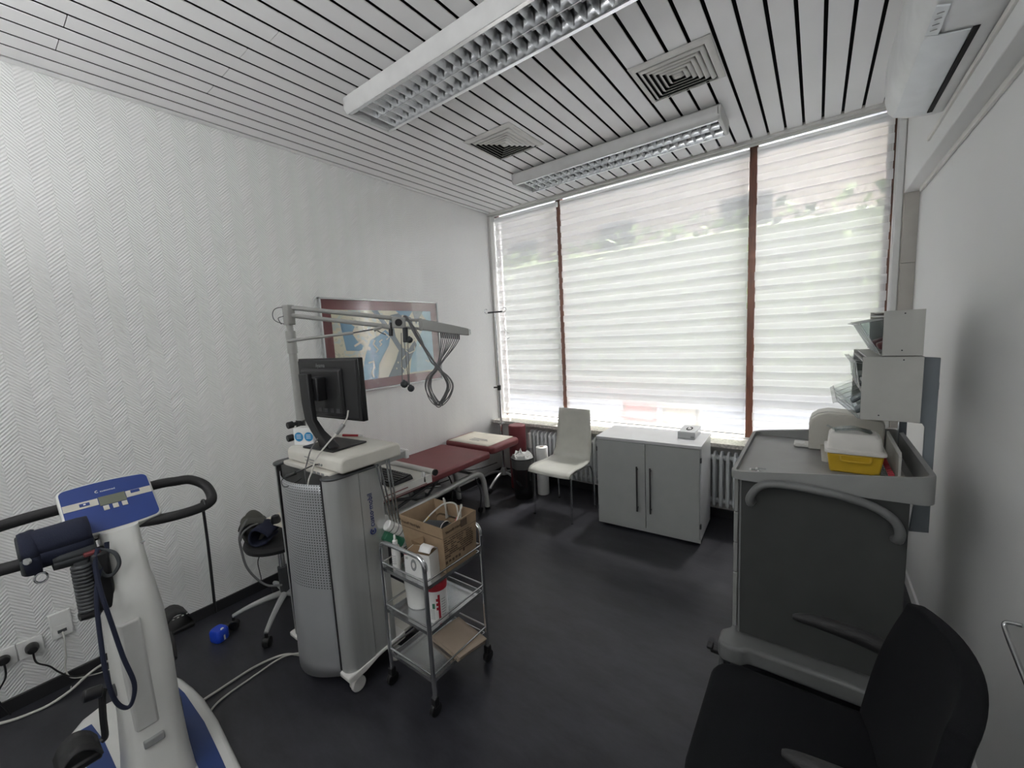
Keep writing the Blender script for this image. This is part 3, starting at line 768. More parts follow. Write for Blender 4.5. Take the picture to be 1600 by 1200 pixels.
for xx in (-2.40, -2.76):
    MB().tube([(xx, 1.45, 0.018), (xx, 1.46, .2), (xx, 1.50, .30), (xx, 1.58, .325), (xx, 2.1, .345), (xx, 2.52, .368), (xx, 2.64, .355), (xx, 2.70, .29), (xx, 2.725, .15), (xx, 2.738, 0.018)], .0235, n=12).build('leg', 'leg_grey', co)
    for yy in (1.45, 2.738):
        MB().cyl((xx, yy, 0), (xx, yy, .022), .024).build('rubber_foot', 'rubber', co)
MB().cyl((-2.40, 2.10, .345), (-2.76, 2.10, .345), .014).cyl((-2.40, 2.62, .36), (-2.76, 2.62, .36), .014).build('cross_tube', 'silver', co)
for xx in (-2.44, -2.72):
    MB().cyl((xx, 1.75, .36), (xx, 2.42, .495), .011).cyl((xx, 1.55, .495), (xx, 2.05, .35), .011).cyl((xx, 2.05, .34), (xx, 2.28, .50), .009).build('lift_strut', 'darkgrey', co)
MB().cyl((-2.52, 1.62, .43), (-2.52, 1.94, .385), .028).cyl((-2.52, 1.94, .385), (-2.52, 2.0, .378), .040).build('lift_motor', 'silver', co, bevel=.004)
MB().box(-2.56, -2.47, 1.98, 2.08, .33, .42).build('motor_housing', 'trolley', co, bevel=.012)
MB().cyl((-2.54, 2.03, .40), (-2.42, 2.20, .40), .012).build('release_lever', 'chrome', co)
for xx in (-2.40, -2.76):
    MB().tube([(xx, 2.30, .34), (xx, 2.42, .27), (xx, 2.62, .25)], .006).tube([(xx, 2.60, .33), (xx, 2.66, .18), (xx, 2.64, .05)], .007).build('brake_linkage', 'darkgrey', co)
    MB().cyl((xx - .012, 2.64, .026), (xx + .012, 2.64, .026), .026).build('transport_caster', 'blackp', co, bevel=.004)

# ------------------------------------------------------------------ infusion stand, bolster, bin, paper roll
iv = thing('infusion_stand', 'tall thin infusion stand with two hooks in the left window corner', 'stand', (-2.63, 3.30, 0))
MB().cyl((-2.63, 3.30, 0.13), (-2.63, 3.30, 1.05), .0125).build('pole', 'chrome', iv)
MB().cyl((-2.63, 3.30, 1.03), (-2.63, 3.30, 1.82), .008).build('inner_pole', 'chrome', iv)
MB().cyl((-2.63, 3.30, 1.02), (-2.63, 3.30, 1.07), .019).cyl((-2.63, 3.30, 1.05), (-2.68, 3.27, 1.05), .008).build('clamp', 'blackp', iv, bevel=.002)
MB().cyl((-2.63, 3.30, .66), (-2.63, 3.30, .68), .017).cyl((-2.66, 3.28, .67), (-2.60, 3.32, .67), .006).build('lower_clamp', 'silver', iv)
MB().box(-2.72, -2.54, 3.29, 3.31, 1.812, 1.828).build('cross_bar', 'darkgrey', iv, bevel=.004)
for s in (-1, 1):
    MB().tube([(-2.63 + s * .09, 3.30, 1.82), (-2.63 + s * .115, 3.30, 1.812), (-2.63 + s * .135, 3.30, 1.825), (-2.63 + s * .135, 3.30, 1.85), (-2.63 + s * .115, 3.30, 1.858), (-2.63 + s * .105, 3.30, 1.848)], .004).build('hook', 'chrome', iv)
MB().tube([(-2.51, 3.30, 1.84), (-2.50, 3.3, 1.78), (-2.53, 3.3, 1.70), (-2.50, 3.3, 1.62), (-2.46, 3.3, 1.60)], .0025).tube([(-2.52, 3.3, 1.66), (-2.50, 3.3, 1.55), (-2.46, 3.3, 1.56)], .0025).build('wire_hanger', 'chrome', iv)
MB().lathe([(0.0, .19), (.022, .19), (.034, .165), (.05, .14), (.05, .12), (.03, .115), (0, .115)], (-2.63, 3.30, 0)).build('hub', 'silver', iv)
for i in range(5):
    a = math.radians(-85 + 72 * i); r = 0.27
    ex, ey = math.cos(a), math.sin(a)
    MB().tube([(-2.63 + ex * q, 3.30 + ey * q, z) for q, z in ((.03, .14), (.10, .135), (.19, .10), (r, .052))], .013, n=8, rfun=lambda t: 1.2 - .3 * t).build('leg', 'silver', iv)
    MB().cyl((-2.63 + ex * r - ey * .012, 3.30 + ey * r + ex * .012, .025), (-2.63 + ex * r + ey * .012, 3.30 + ey * r - ex * .012, .025), .025).build('caster', 'blackp', iv, bevel=.004)
b = MB().cyl((-2.452, 3.33, 0.0), (-2.452, 3.33, 0.665), 0.088, n=32).build('bolster', 'cylred', None, bevel=.012, seg=3)
b.name = 'bolster'; tag(b, 'tall red round bolster standing on end below the window sill', 'bolster')
wb = thing('waste_bin', 'black wire mesh waste bin with a white liner beside the paper roll', 'bin', (-2.262, 3.135, 0))
MB().lathe([(0.088, 0.0), (0.090, 0.004), (0.112, 0.40)], n=32).build('basket', 'mesh', wb, local=True)
MB().tube([(0.113 * math.cos(a), 0.113 * math.sin(a), 0.40) for a in [2 * PI * i / 24 for i in range(24)]], .004, closed=True, sm=1, n=6).build('rim', 'blackp', wb, local=True)
rnd = random.Random(3)
lin = MB(); ring0 = []; N = 28
def lin_fn(u, v):
    a = 2 * PI * u; rr = [0.100, 0.106, 0.090, 0.05, 0.0][int(round(v * 4))]; zz = [0.30, 0.405, 0.43 + 0.012 * math.sin(5 * a) + .010 * math.sin(9 * a + 1), 0.40 + 0.02 * math.sin(4 * a), 0.39][int(round(v * 4))]
    return (rr * (1 + 0.05 * math.sin(7 * a)) * math.cos(a), rr * (1 + 0.05 * math.sin(7 * a)) * math.sin(a), zz)
lin.grid(lin_fn, N, 4).build('liner', 'paper', wb, local=True)
MB().grid(lambda u, v: (-.07 + .11 * u, -.03 + .05 * v + .02 * math.sin(6 * u), .415 + .07 * math.sin(PI * u) * (1 - abs(v - .5)) + .012 * math.sin(9 * v + 5 * u)), 6, 5).build('crumpled_paper', 'paper', wb, local=True)
MB().box(-.04, .03, -.075, .02, .395, .43).build('folded_paper', 'paper', wb, local=True, bevel=.01)
pr = thing('paper_roll', 'tall white paper towel roll standing on the floor by the radiator', 'paper roll', (-2.140, 3.30, 0))
MB().lathe([(.018, .0), (.056, .0), (.058, .003), (.058, .473), (.056, .476), (.018, .476), (.018, .40), (0, .40)], n=32).build('roll', 'paper', pr, local=True)
MB().lathe([(.018, .395), (.020, .395), (.020, .4765), (.018, .4765)], n=24).build('core', 'kraft', pr, local=True)

# ------------------------------------------------------------------ white shell chair
ch = thing('shell_chair', 'cream moulded shell chair with thin chrome legs beside the cabinet', 'chair', (-1.765, 3.06, 0), rz=math.radians(-2))
prof = [(-.245, .392), (-.238, .412), (-.215, .428), (-.15, .437), (-.02, .430), (.08, .432), (.14, .450), (.175, .49), (.195, .56), (.215, .70), (.235, .885)]
wid = [.205, .206, .207, .208, .205, .200, .192, .186, .182, .172, .158]
def sh(u, v):
    t = v * (len(prof) - 1); i = min(int(t), len(prof) - 2); f = t - i
    y = prof[i][0] * (1 - f) + prof[i + 1][0] * f; z = prof[i][1] * (1 - f) + prof[i + 1][1] * f; w = wid[i] * (1 - f) + wid[i + 1] * f
    s = 2 * u - 1
    return (s * w, y - (0.012 * s * s if v > .6 else 0), z + (0.008 * s * s if v < .55 else 0))
MB().grid(sh, 10, 30).build('shell', 'cream_seat', ch, local=True, solid=.010, bevel=0, sharp=60)
for s in (-1, 1):
    MB().tube([(s * .188, -.200, 0.006), (s * .186, -.190, .2), (s * .184, -.185, .385), (s * .178, -.165, .412), (s * .176, -.10, .417)], .009, n=10).build('leg', 'chrome', ch, local=True)
    MB().tube([(s * .190, .215, 0.006), (s * .188, .205, .2), (s * .186, .18, .36), (s * .180, .10, .410), (s * .176, -.10, .417)], .009, n=10).build('leg', 'chrome', ch, local=True)
    MB().cyl((s * .188, -.200, 0), (s * .188, -.200, .012), .011).cyl((s * .190, .215, 0), (s * .190, .215, .012), .011).build('foot_cap', 'blackp', ch, local=True)
MB().cyl((-.176, -.10, .414), (.176, -.10, .414), .008).cyl((-.180, .10, .407), (.180, .10, .407), .008).build('seat_frame', 'chrome', ch, local=True)

# ------------------------------------------------------------------ two-door cabinet with tissue box
cb = thing('cabinet', 'grey two-door cabinet with long bar handles under the window', 'cabinet', (-1.02, 3.20, 0), rz=math.radians(2.2))
W2, D0, D1, HC = .388, -.215, .205, .742
MB().box(-W2, W2, D0 + .022, D1, .035, HC - .022).build('body', 'cab_side', cb, local=True, bevel=.0015)
MB().box(-W2 + .02, W2 - .02, D0 + .05, D1 - .02, 0, .035).build('plinth', 'darkgrey', cb, local=True)
MB().box(-W2, W2, D0 + .010, D0 + .022, .018, .048).build('bottom_rail', 'door_front', cb, local=True, bevel=.001)
MB().box(-W2 - .004, W2 + .004, D0, D1 + .003, HC - .022, HC).build('top', 'cab_side', cb, local=True, bevel=.002)
for s in (-1, 1):
    xa, xb = (-W2 + .003, -.003) if s < 0 else (.003, W2 - .008)
    dr = MB().box(xa, xb, D0 + .003, D0 + .021, .050, HC - .026).build('door', 'door_front', cb, local=True, bevel=.0012)
    hx = -.058 if s < 0 else .042
    MB().cyl((hx, D0 - .026, .185), (hx, D0 - .026, .540), .006, n=12).cyl((hx, D0 - .026, .21), (hx, D0 + .004, .21), .004).cyl((hx, D0 - .026, .515), (hx, D0 + .004, .515), .004).build('handle', 'dark_metal', dr, local=True)
for zz in (.13, .62):
    for xx in (-W2 - .004, W2 - .006):
        MB().box(xx, xx + .010, D0 + .001, D0 + .022, zz, zz + .035).build('hinge', 'darkgrey', cb, local=True, bevel=.001)
tb = thing('tissue_box', 'small grey and white tissue box on top of the cabinet', 'box', (-.765, 3.29, .742), rz=math.radians(2))
MB().box(-.062, .062, -.12, .12, 0, .052).build('carton', 'cab_side', tb, local=True, bevel=.001)
MB().lathe([(0, .0), (.05, .0), (.05, .0006), (0, .0006)], (0, 0, .0523), n=24, sx=.45, sy=1.2).build('opening', 'black', tb, local=True)
MB().box(-.060, .060, -.1206, -.1200, .004, .040).build('printed_stripe', 'silver', tb, local=True)
MB().box(.030, .055, -.1212, -.1205, .010, .022).build('printed_mark', 'grey_text', tb, local=True)
MB().grid(lambda u, v: (-.012 + .024 * u, -.03 + .05 * v, .0535 + .012 * math.sin(PI * v) * math.sin(PI * u)), 4, 5).build('tissue', 'paper', tb, local=True)

# ------------------------------------------------------------------ medical trolley on the right
tr = thing('equipment_trolley', 'tall grey medical trolley with dark side panel and curved push handle', 'trolley', (0.02, 2.28, 0))
MB().box(-.248, .283, 1.935, 2.62, .20, .93).build('body', 'trolley', tr, bevel=.004)
MB().box(-.238, .284, 1.921, 1.934, .215, .93).build('side_panel', 'trolley_dark', tr, bevel=.002)
for za, zb in ((.775, .925), (.634, .770), (.495, .629), (.235, .490)):
    dr = MB().box(-.266, -.249, 1.925, 2.615, za, zb).build('drawer', 'trolley', tr, bevel=.003)
    MB().box(-.272, -.2655, 2.1, 2.45, zb - .03, zb - .018).build('pull', 'trolley_dark', dr, bevel=.002)
# moulded tray top: rounded outline, lip rising towards the wall
def lip(x): return 0.968 + (x + .257) / .55 * .066
out = rrect(.622, .80, .045, n=6, cx=.034, cy=2.285); inn = rrect(.588, .766, .035, n=6, cx=.034, cy=2.285)
bow = lambda p, k: (p[0], p[1] - (.012 * math.cos(PI * (p[0] - .034) / .62) if p[1] < 2.0 else 0), k)
rings = [[bow(p, .934 + (0.004 if p[0] > .2 else 0)) for p in out], [bow(p, lip(p[0]) - .006) for p in out],
         [bow((p[0] * .992 + .0003, p[1] * .998 + .0045), lip(p[0])) for p in out], [bow(p, lip(p[0]) - .002) for p in inn], [bow(p, .946) for p in inn]]
MB().loft(rings).build('tray_top', 'trolley', tr, sharp=50)
hp = [(-.196, 1.925, .838), (-.200, 1.880, .842), (-.198, 1.868, .875), (-.165, 1.866, .925), (-.10, 1.866, .945), (.06, 1.866, .940), (.17, 1.866, .918), (.232, 1.868, .882), (.255, 1.872, .840), (.256, 1.885, .800), (.250, 1.925, .785)]
MB().tube(hp, .0155, n=12).build('push_handle', 'trolley_grip', tr)
bs = [(-.31, 1.835), (-.285, 1.815), (-.22, 1.815), (-.19, 1.845), (.22, 1.845), (.25, 1.815), (.31, 1.815), (.33, 1.84), (.33, 2.70), (.30, 2.73), (-.28, 2.73), (-.31, 2.70), (-.31, 2.62), (-.275, 2.58), (-.275, 1.96), (-.31, 1.92)]
MB().prism(bs, 'z', .125, .205).build('base', 'trolley_grip', tr, bevel=.022, seg=4)
for cx_, cy_ in ((-.275, 1.86), (.27, 1.86), (-.275, 2.68), (.27, 2.68)):
    c = MB().cyl((cx_ - .012, cy_, .05), (cx_ + .012, cy_, .05), .05, n=24).build('caster', 'blackp', tr, bevel=.005)
    MB().tube([(cx_ - .02, cy_ - .045, .045), (cx_ - .02, cy_ - .04, .095), (cx_ - .02, cy_, .118), (cx_ - .02, cy_ + .04, .10)], .010, n=8).cyl((cx_, cy_, .09), (cx_, cy_, .13), .014).build('caster_fork', 'darkgrey', c)
MB().box(-.345, -.305, 1.865, 1.895, .105, .125).box(-.36, -.335, 1.86, 1.90, .12, .135).build('brake_pedal', 'blackp', tr, bevel=.004)
# accessory rail: blue-grey bracket plate and post
def poly_y(pix, y0, y1, name, mat, par, **k):
    return MB().prism([(p[0], p[2]) for p in pix], 'y', y0, y1).build(name, mat, par, **k)
poly_y([(0.249, 2.140, 1.431), (0.371, 2.140, 1.422), (0.372, 2.140, 0.931), (0.373, 2.140, 0.744), (0.318, 2.140, 0.737), (0.329, 2.140, 0.884), (0.343, 2.140, 0.926), (0.342, 2.140, 1.158), (0.334, 2.140, 1.172), (0.261, 2.140, 1.176)], 2.14, 2.155, 'bracket_plate', 'blue_grey', tr, bevel=.001)
MB().box((0.326, 2.600, 1.019)[0], (0.353, 2.600, 1.022)[0], 2.58, 2.62, .93, 1.45).build('post', 'blue_grey', tr, bevel=.003)
MB().box(.30, .375, 2.155, 2.60, 1.30, 1.33).build('organiser_rail', 'blue_grey', tr, bevel=.003)

def organiser(name, label, x0, x1, z0, z1, rows, seed):
    t = thing(name, label, 'storage bins', ((x0 + x1) / 2, 2.36, z0), group='clear bin organisers above the trolley')
    MB().box(x0, x1, 2.10, 2.106, z0, z1).build('side_panel', 'panel', t, bevel=.0008)
    MB().box(x0, x1, 2.60, 2.606, z0, z1).build('side_panel', 'panel', t, bevel=.0008)
    MB().box(x1 - .006, x1, 2.106, 2.60, z0, z1).build('back_panel', 'panel', t)
    MB().box(x0 + .012, x1 - .006, 2.106, 2.60, z1 - .006, z1).box(x0 + .012, x1 - .006, 2.106, 2.60, z0, z0 + .006).build('shelf', 'panel', t)
    MB().cyl((x1 - .055, 2.0995, z1 - .012), (x1 - .055, 2.101, z1 - .012), .0025).build('screw', 'blackp', t)
    MB().cyl((x0 + .055, 2.0995, z0 + .02), (x0 + .055, 2.101, z0 + .02), .0025).build('screw', 'blackp', t)
    rnd = random.Random(seed)
    for (ra, rb, depth, ang, n) in rows:
        hgt = rb - ra; w = .49 / n
        for i in range(n):
            ya = 2.108 + i * w; yb = ya + w - .006
            a = math.radians(ang)
            piv = Vector((x0 + .004, 0, ra))
            R = Matrix.Translation(piv) @ Matrix.Rotation(-a, 4, 'Y') @ Matrix.Translation(-piv)
            xo, xi = x0 - .006, x0 + depth
            bb = MB()
            q = [(xo, ra), (xi, ra + .012), (xi, rb - .02), (xo - .014, rb)]
            def P3(i_, y_): return (q[i_][0], y_, q[i_][1])
            bb.add([P3(j_, ya) for j_ in range(4)] + [P3(j_, yb) for j_ in range(4)], [(0, 1, 2, 3), (0, 3, 7, 4), (0, 4, 5, 1)] + ([(4, 5, 6, 7)] if i == n - 1 else []))
            bn = bb.build('clear_bin', 'clear', t, xf=R)
            rim = MB()
            for (p_, q_) in ((P3(3, ya), P3(2, ya)), (P3(3, ya), P3(3, yb)), (P3(0, ya), P3(3, ya)), (P3(0, ya), P3(1, ya)), (P3(0, ya), P3(0, yb))):
                rim.tube([p_, q_], .0016, n=6, sm=1)
            rim.prism([(xo - .014, rb - .003), (xo - .030, rb - .001), (xo - .030, rb + .001), (xo - .014, rb)], 'y', ya, yb)
            rim.build('bin_rim', 'milky', bn, xf=R)
            if i in (0, 2):
                m2 = 'mat' if ang == 22 else ('blue_grey' if ang else 'paper')
                MB().box(xo + .006, xi - .012, ya + .012, yb - .012, ra + .014, ra + hgt * .30).build('contents', m2, bn, xf=R, bevel=.008)
        MB().box(x0 + .002, x0 + .010, 2.106, 2.60, rb, rb + .006).build('divider_bar', 'panel', t)
    return t
organiser('bin_organiser', 'lower clear-bin organiser with larger grey side panel, over the trolley', .150, .322, 1.182, 1.430, [(1.190, 1.285, .10, 38, 4), (1.312, 1.408, .07, 0, 4)], 2)
organiser('bin_organiser', 'upper clear-bin organiser with smaller grey side panel', .205, .318, 1.434, 1.603, [(1.442, 1.580, .07, 22, 5)], 5)

# things on the trolley top
sc = thing('sharps_container', 'yellow sharps container with milky lid on the trolley', 'container', (.14, 2.185, .946))
MB().hexa([(.062, 2.125, .947), (.222, 2.125, .947), (.222, 2.245, .947), (.062, 2.245, .947)], [(.052, 2.115, 1.030), (.232, 2.115, 1.030), (.232, 2.255, 1.030), (.052, 2.255, 1.030)]).build('base', 'yellow', sc, bevel=.008, seg=3)
MB().loft([[(p[0], p[1], 1.030) for p in rrect(.198, .158, .02, cx=.142, cy=2.185)], [(p[0], p[1], 1.044) for p in rrect(.198, .158, .02, cx=.142, cy=2.185)],
           [(p[0], p[1], 1.046) for p in rrect(.176, .138, .02, cx=.142, cy=2.185)], [(p[0], p[1], 1.098) for p in rrect(.165, .126, .02, cx=.140, cy=2.185)],
           [(p[0], p[1], 1.112) for p in rrect(.145, .105, .02, cx=.138, cy=2.185)]]).build('lid', 'lid', sc, bevel=.003)
MB().tube([(.095, 2.112, 1.022), (.098, 2.106, 1.006), (.112, 2.104, 1.002), (.175, 2.104, 1.002), (.189, 2.106, 1.006), (.192, 2.112, 1.022)], .0035).build('grip', 'yellow', sc)
MB().grid(lambda u, v: (.075 + .12 * u, 2.15 + .07 * v, 1.114 + .014 * math.sin(PI * u) + .005 * math.sin(9 * v + 4 * u)), 8, 6).tube([(.05, 2.16, 1.135), (.085, 2.17, 1.120), (.16, 2.17, 1.125), (.205, 2.18, 1.105)], .004).build('lid_flap', 'clear', sc, solid=.002)
pt = thing('label_printer', 'beige rounded desktop printer at the back of the trolley top', 'printer', (.11, 2.53, .946))
pp = [(-.015, .947), (-.015, 1.065), (-.005, 1.098), (.02, 1.120), (.06, 1.132), (.16, 1.126), (.255, 1.110), (.265, 1.09), (.265, .947)]
MB().prism(pp, 'y', 2.452, 2.63).build('housing', 'beige_plastic', pt, bevel=.008, seg=3)
MB().prism([(p[0] * 1.0 + (-.003 if p[0] < .1 else .003), p[1] + .0025) for p in pp[1:8]] + [(p[0], p[1] - .004) for p in pp[1:8]][::-1], 'y', 2.50, 2.505).build('lid_seam', 'trim', pt)
MB().box(-.075, -.012, 2.47, 2.56, .948, .962).build('output_tray', 'trim', pt, bevel=.004)
MB().box(-.07, -.03, 2.48, 2.54, .9625, .966).build('paper_slip', 'paper', pt)
cu = thing('plastic_cup', 'small white cup behind the sharps container', 'cup', (.055, 2.27, .947))
MB().lathe([(0, 0), (.018, 0), (.024, .07), (.026, .073), (.023, .073), (.017, .004), (0, .004)], n=24).build('cup', 'beige_plastic', cu, local=True)
rk = thing('tube_rack', 'grey serrated rack with red-capped tubes on the trolley', 'rack', (.28, 2.25, .947))
teeth = []
for i in range(14):
    y = 2.08 + i * .026
    teeth += [(y, 1.05 + .0005 * i), (y + .013, 1.066 + .0005 * i), (y + .014, 1.05 + .0005 * i)]
MB().prism([(2.08, .947)] + teeth + [(2.445, .947)], 'x', .268, .276).build('serrated_plate', 'panel', rk)
MB().box(.246, .300, 2.08, 2.445, .947, .952).build('rack_base', 'panel', rk)
for i in range(12):
    y = 2.10 + i * .026
    tb_ = MB().cyl((.245, y, .962), (.262, y, .968), .006, n=10).build('tube_cap', 'red', rk)
    MB().cyl((.205, y, .956), (.245, y, .962), .005, n=10).build('tube_body', 'clear', tb_)
for i, (px, py, a) in enumerate([(-.195, 1.985, .1), (-.165, 1.965, -.15), (-.175, 2.01, .3)]):
    t = thing('needle_adapter', ['small clear needle adapter, leftmost on the trolley tray', 'small clear needle adapter, nearest the tray edge', 'small clear needle adapter, furthest from the tray edge'][i], 'adapter', (px, py, .9495), rz=a, group='needle adapters on the trolley tray')
    MB().cyl((-.018, 0, .004), (.018, 0, .004), .0035, n=10).build('barrel', 'clear', t, local=True)
    MB().cyl((-.020, 0, .004), (-.014, 0, .004), .0055, n=10).build('flange', 'paper', t, local=True)

# ------------------------------------------------------------------ black office chair
oc = thing('office_chair', 'black fabric office chair with armrests in the right foreground', 'chair', (.02, 1.14, 0))
MB().prism(rrect(.47, .47, .075, n=6, cx=-.005, cy=1.150), 'z', .425, .490).build('seat', 'fabric', oc, bevel=.020, seg=4)
def bk(u, v):
    s = 2 * u - 1
    hw = .205 + .040 * math.sin(PI * min(1, v * 1.05)) + .005 * v
    zt = .872 - .020 * s * s
    z = .49 + (zt - .49) * v
    x = .170 + .105 * v - .050 * s * s * (0.5 + .5 * v)
    return (x, 1.165 + s * hw, z)
MB().grid(bk, 16, 14).build('backrest', 'fabric', oc, solid=.040, bevel=.007, seg=3, sharp=60)
MB().tube([(.04, 1.15, .42), (.20, 1.15, .40), (.28, 1.15, .46), (.29, 1.15, .60)], .016).build('back_stem', 'blackp', oc)
for yy, s in ((1.435, 1), (.935, -1)):
    a = MB().tube([(-.032, yy, .676), (.03, yy + .005 * s, .680), (.13, yy, .676), (.20, yy - .012 * s, .660), (.235, yy - .05 * s, .640)], .021, n=12, rfun=lambda t: (.12 + 1.0 * math.sin(PI * min(.5, .02 + t * .9)) ** .6)).build('armrest', 'rubber', oc)
    MB().tube([(.20, yy - .01 * s, .655), (.245, yy - .06 * s, .60), (.255, yy - .12 * s, .50), (.16, 1.15 + s * .10, .415)], .014, n=8).build('arm_support', 'blackp', a)
MB().cyl((0, 1.15, .10), (0, 1.15, .42), .026).build('gas_column', 'blackp', oc)
MB().box(-.12, .12, 1.05, 1.25, .40, .425).build('seat_mechanism', 'blackp', oc, bevel=.008)
for i in range(5):
    a = math.radians(30 + 72 * i); ex, ey = math.cos(a), math.sin(a)
    MB().tube([(ex * .03, 1.15 + ey * .03, .11), (ex * .15, 1.15 + ey * .15, .10), (ex * .28, 1.15 + ey * .28, .075)], .018, rfun=lambda t: 1.2 - .4 * t).build('base_arm', 'blackp', oc)
    MB().cyl((ex * .28 - ey * .02, 1.15 + ey * .28 + ex * .02, .028), (ex * .28 + ey * .02, 1.15 + ey * .28 - ex * .02, .028), .028).build('caster', 'blackp', oc, bevel=.005)

# chrome wall hoop at the right edge
hk = thing('wall_hoop', 'small bent chrome hoop on the right wall at the picture edge', 'rail', (.47, 1.70, .65))
MB().tube([(.478, 1.632, .728), (.462, 1.642, .722), (.451, 1.648, .714), (.449, 1.632, .700), (.449, 1.55, .676), (.449, 1.40, .640), (.452, 1.30, .62), (.465, 1.27, .615), (.478, 1.27, .615)], .006, n=10, sm=4).build('hoop', 'chrome', hk)

# ------------------------------------------------------------------ ecg cart (tower)
tw = thing('ecg_cart', 'tall aluminium cardiogram cart with perforated back panel and blue lettering', 'cart', (-1.885, 1.0, 0))
def post_profile(x0, x1, y0, y1, r=.04, outer=1):
    # rounded on the near outer corner
    pts = []
    if outer > 0:
        pts = [(x0, y0 + .012), (x0 + .006, y0)] + [(x1 - r + r * math.sin(a), y0 + r - r * math.cos(a)) for a in [PI / 2 * i / 8 for i in range(9)]] + [(x1, y1), (x0, y1)]
    else:
        pts = [(x0, y1), (x1, y1), (x1, y0 + .012), (x1 - .006, y0)][::-1]
        pts = [(x1, y0 + .012), (x1 - .006, y0)] + [(x0 + r - r * math.sin(a), y0 + r - r * math.cos(a)) for a in [PI / 2 * i / 8 for i in range(9)]] + [(x0, y1), (x1, y1)]
    return pts
for side, x0, x1 in ((1, -1.685, -1.618), (-1, -2.155, -2.095)):
    MB().prism(post_profile(x0, x1, .855, .990, .05, side), 'z', .108, 1.012).build('side_column', 'alu', tw, sharp=30)
    MB().prism(post_profile(x0, x1 - .003 if side > 0 else x1, .994, 1.110, .003, side), 'z', .120, 1.014).build('rear_strip', 'alu', tw, sharp=30, bevel=.001)
    MB().prism(post_profile(x0 - .004, x1 + .004, .848, 1.10, .055, side), 'z', 1.012, 1.024).build('top_cap', 'darkgrey', tw, bevel=.004)
    foot = [(.845, .098), (.845, .115), (1.16, .142), (1.16, .105), (1.10, .100), (1.06, .118), (1.0, .110), (.93, .088), (.87, .084), (.85, .088)]
    MB().prism(foot, 'x', x0 - .003, x1 + .005).build('foot_rail', 'trim', tw, bevel=.006, seg=3)
    xs = x0 - .006 if side > 0 else x1 - .004
    MB().box(xs, xs + .010, .853, .875, .12, 1.012).build('black_seam', 'blackp', tw)
    for yy in (.905, 1.12):
        xm = (x0 + x1) / 2
        MB().cyl((xm - .004, yy, .034), (xm + .016, yy, .034), .034, n=24).cyl((xm - .022, yy, .034), (xm - .014, yy, .034), .030, n=24).cyl((xm, yy, .034), (xm, yy, .08), .010).build('caster', 'trim', tw, bevel=.004)
def perf(u, v):
    x = -2.093 + .405 * u; z = .985 - .905 * v
    return (x, .868 - .075 * math.sin(PI * u) * (.75 + .35 * v), z + (-.02 * math.sin(PI * u) if v > .97 else 0))
MB().grid(perf, 16, 20).build('perforated_panel', 'perf', tw, solid=.003)
MB().box(-2.095, -1.685, 1.138, 1.15, .12, 1.01).build('front_panel', 'alu', tw)
MB().box(-2.095, -1.685, .86, 1.14, .12, .135).build('floor_shelf', 'trim', tw)
MB().box(-2.10, -1.655, .90, 1.17, 1.005, 1.014).build('top_shelf', 'trim', tw)
MB().box(-2.12, -1.63, 1.15, 1.42, .118, .140).build('base_plate', 'beige_plastic', tw, bevel=.004)
MB().box(-1.672, -1.618, 1.078, 1.26, 1.012, 1.046).box(-2.15, -2.10, 1.078, 1.26, 1.012, 1.046).build('support_rail', 'alu', tw, bevel=.003)
MB().box(-1.676, -1.612, 1.255, 1.275, 1.005, 1.05).build('rail_end_cap', 'white_plastic', tw, bevel=.004)
# keyboard shelf
MB().box(-2.17, -1.72, 1.13, 1.50, .812, .832).build('keyboard_shelf', 'beige_plastic', tw, bevel=.003)
MB().box(-1.722, -1.715, 1.13, 1.50, .788, .835).build('shelf_edge', 'trim', tw, bevel=.001)
MB().box(-1.7155, -1.7135, 1.18, 1.33, .812, .817).build('red_line', 'maroon', tw)
MB().box(-1.7155, -1.7135, 1.13, 1.46, .792, .796).build('red_line', 'maroon', tw)
MB().cyl((-2.19, 1.525, .835), (-1.72, 1.525, .835), .017, n=16).build('shelf_grip', 'trim', tw)
MB().cyl((-1.72, 1.525, .835), (-1.708, 1.525, .835), .018, n=16).build('grip_end_cap', 'blackp', tw)
MB().box(-2.0, -1.74, 1.145, 1.225, .833, .846).build('writing_pad', 'trim', tw, bevel=.002)
for i in range(5):
    for j in range(3):
        MB().box(-1.97 + i * .04, -1.94 + i * .04, 1.152 + j * .022, 1.168 + j * .022, .8465, .849).build('pad_key', 'white_plastic', tw, bevel=.001)
MB().box(-1.735, -1.715, 1.44, 1.455, .80, .86).build('clip', 'white_plastic', tw, bevel=.003)
# slanting chrome stays
for a, b in (((-1.612, 1.150, 1.050), (-1.600, 1.178, 0.655)), ((-1.612, 1.136, 1.054), (-1.600, 1.159, 0.663)), ((-1.608, 1.100, 1.016), (-1.596, 1.146, 0.670)), ((-1.608, 1.080, 1.022), (-1.596, 1.131, 0.676))):
    MB().cyl(a, b, .0045, n=10).build('chrome_stay', 'chrome', tw)
# lettering on the side column, reading upwards
text('lettering', 'custo\u00b7mobil', .034, 'blue_text', tw, frame_mtx((-1.6205, 1.050, .742), (0, 0, 1), (0, -1, 0)), .0012)
lg = MB().tube([(-1.6195, 1.040 + .013 * math.cos(a), .720 + .013 * math.sin(a)) for a in [math.radians(120 + 290 * i / 12) for i in range(13)]], .003, n=6, sm=1)
lg.cyl((-1.622, 1.040, .720), (-1.6185, 1.040, .720), .005, n=12).build('logo', 'blue_text', tw)
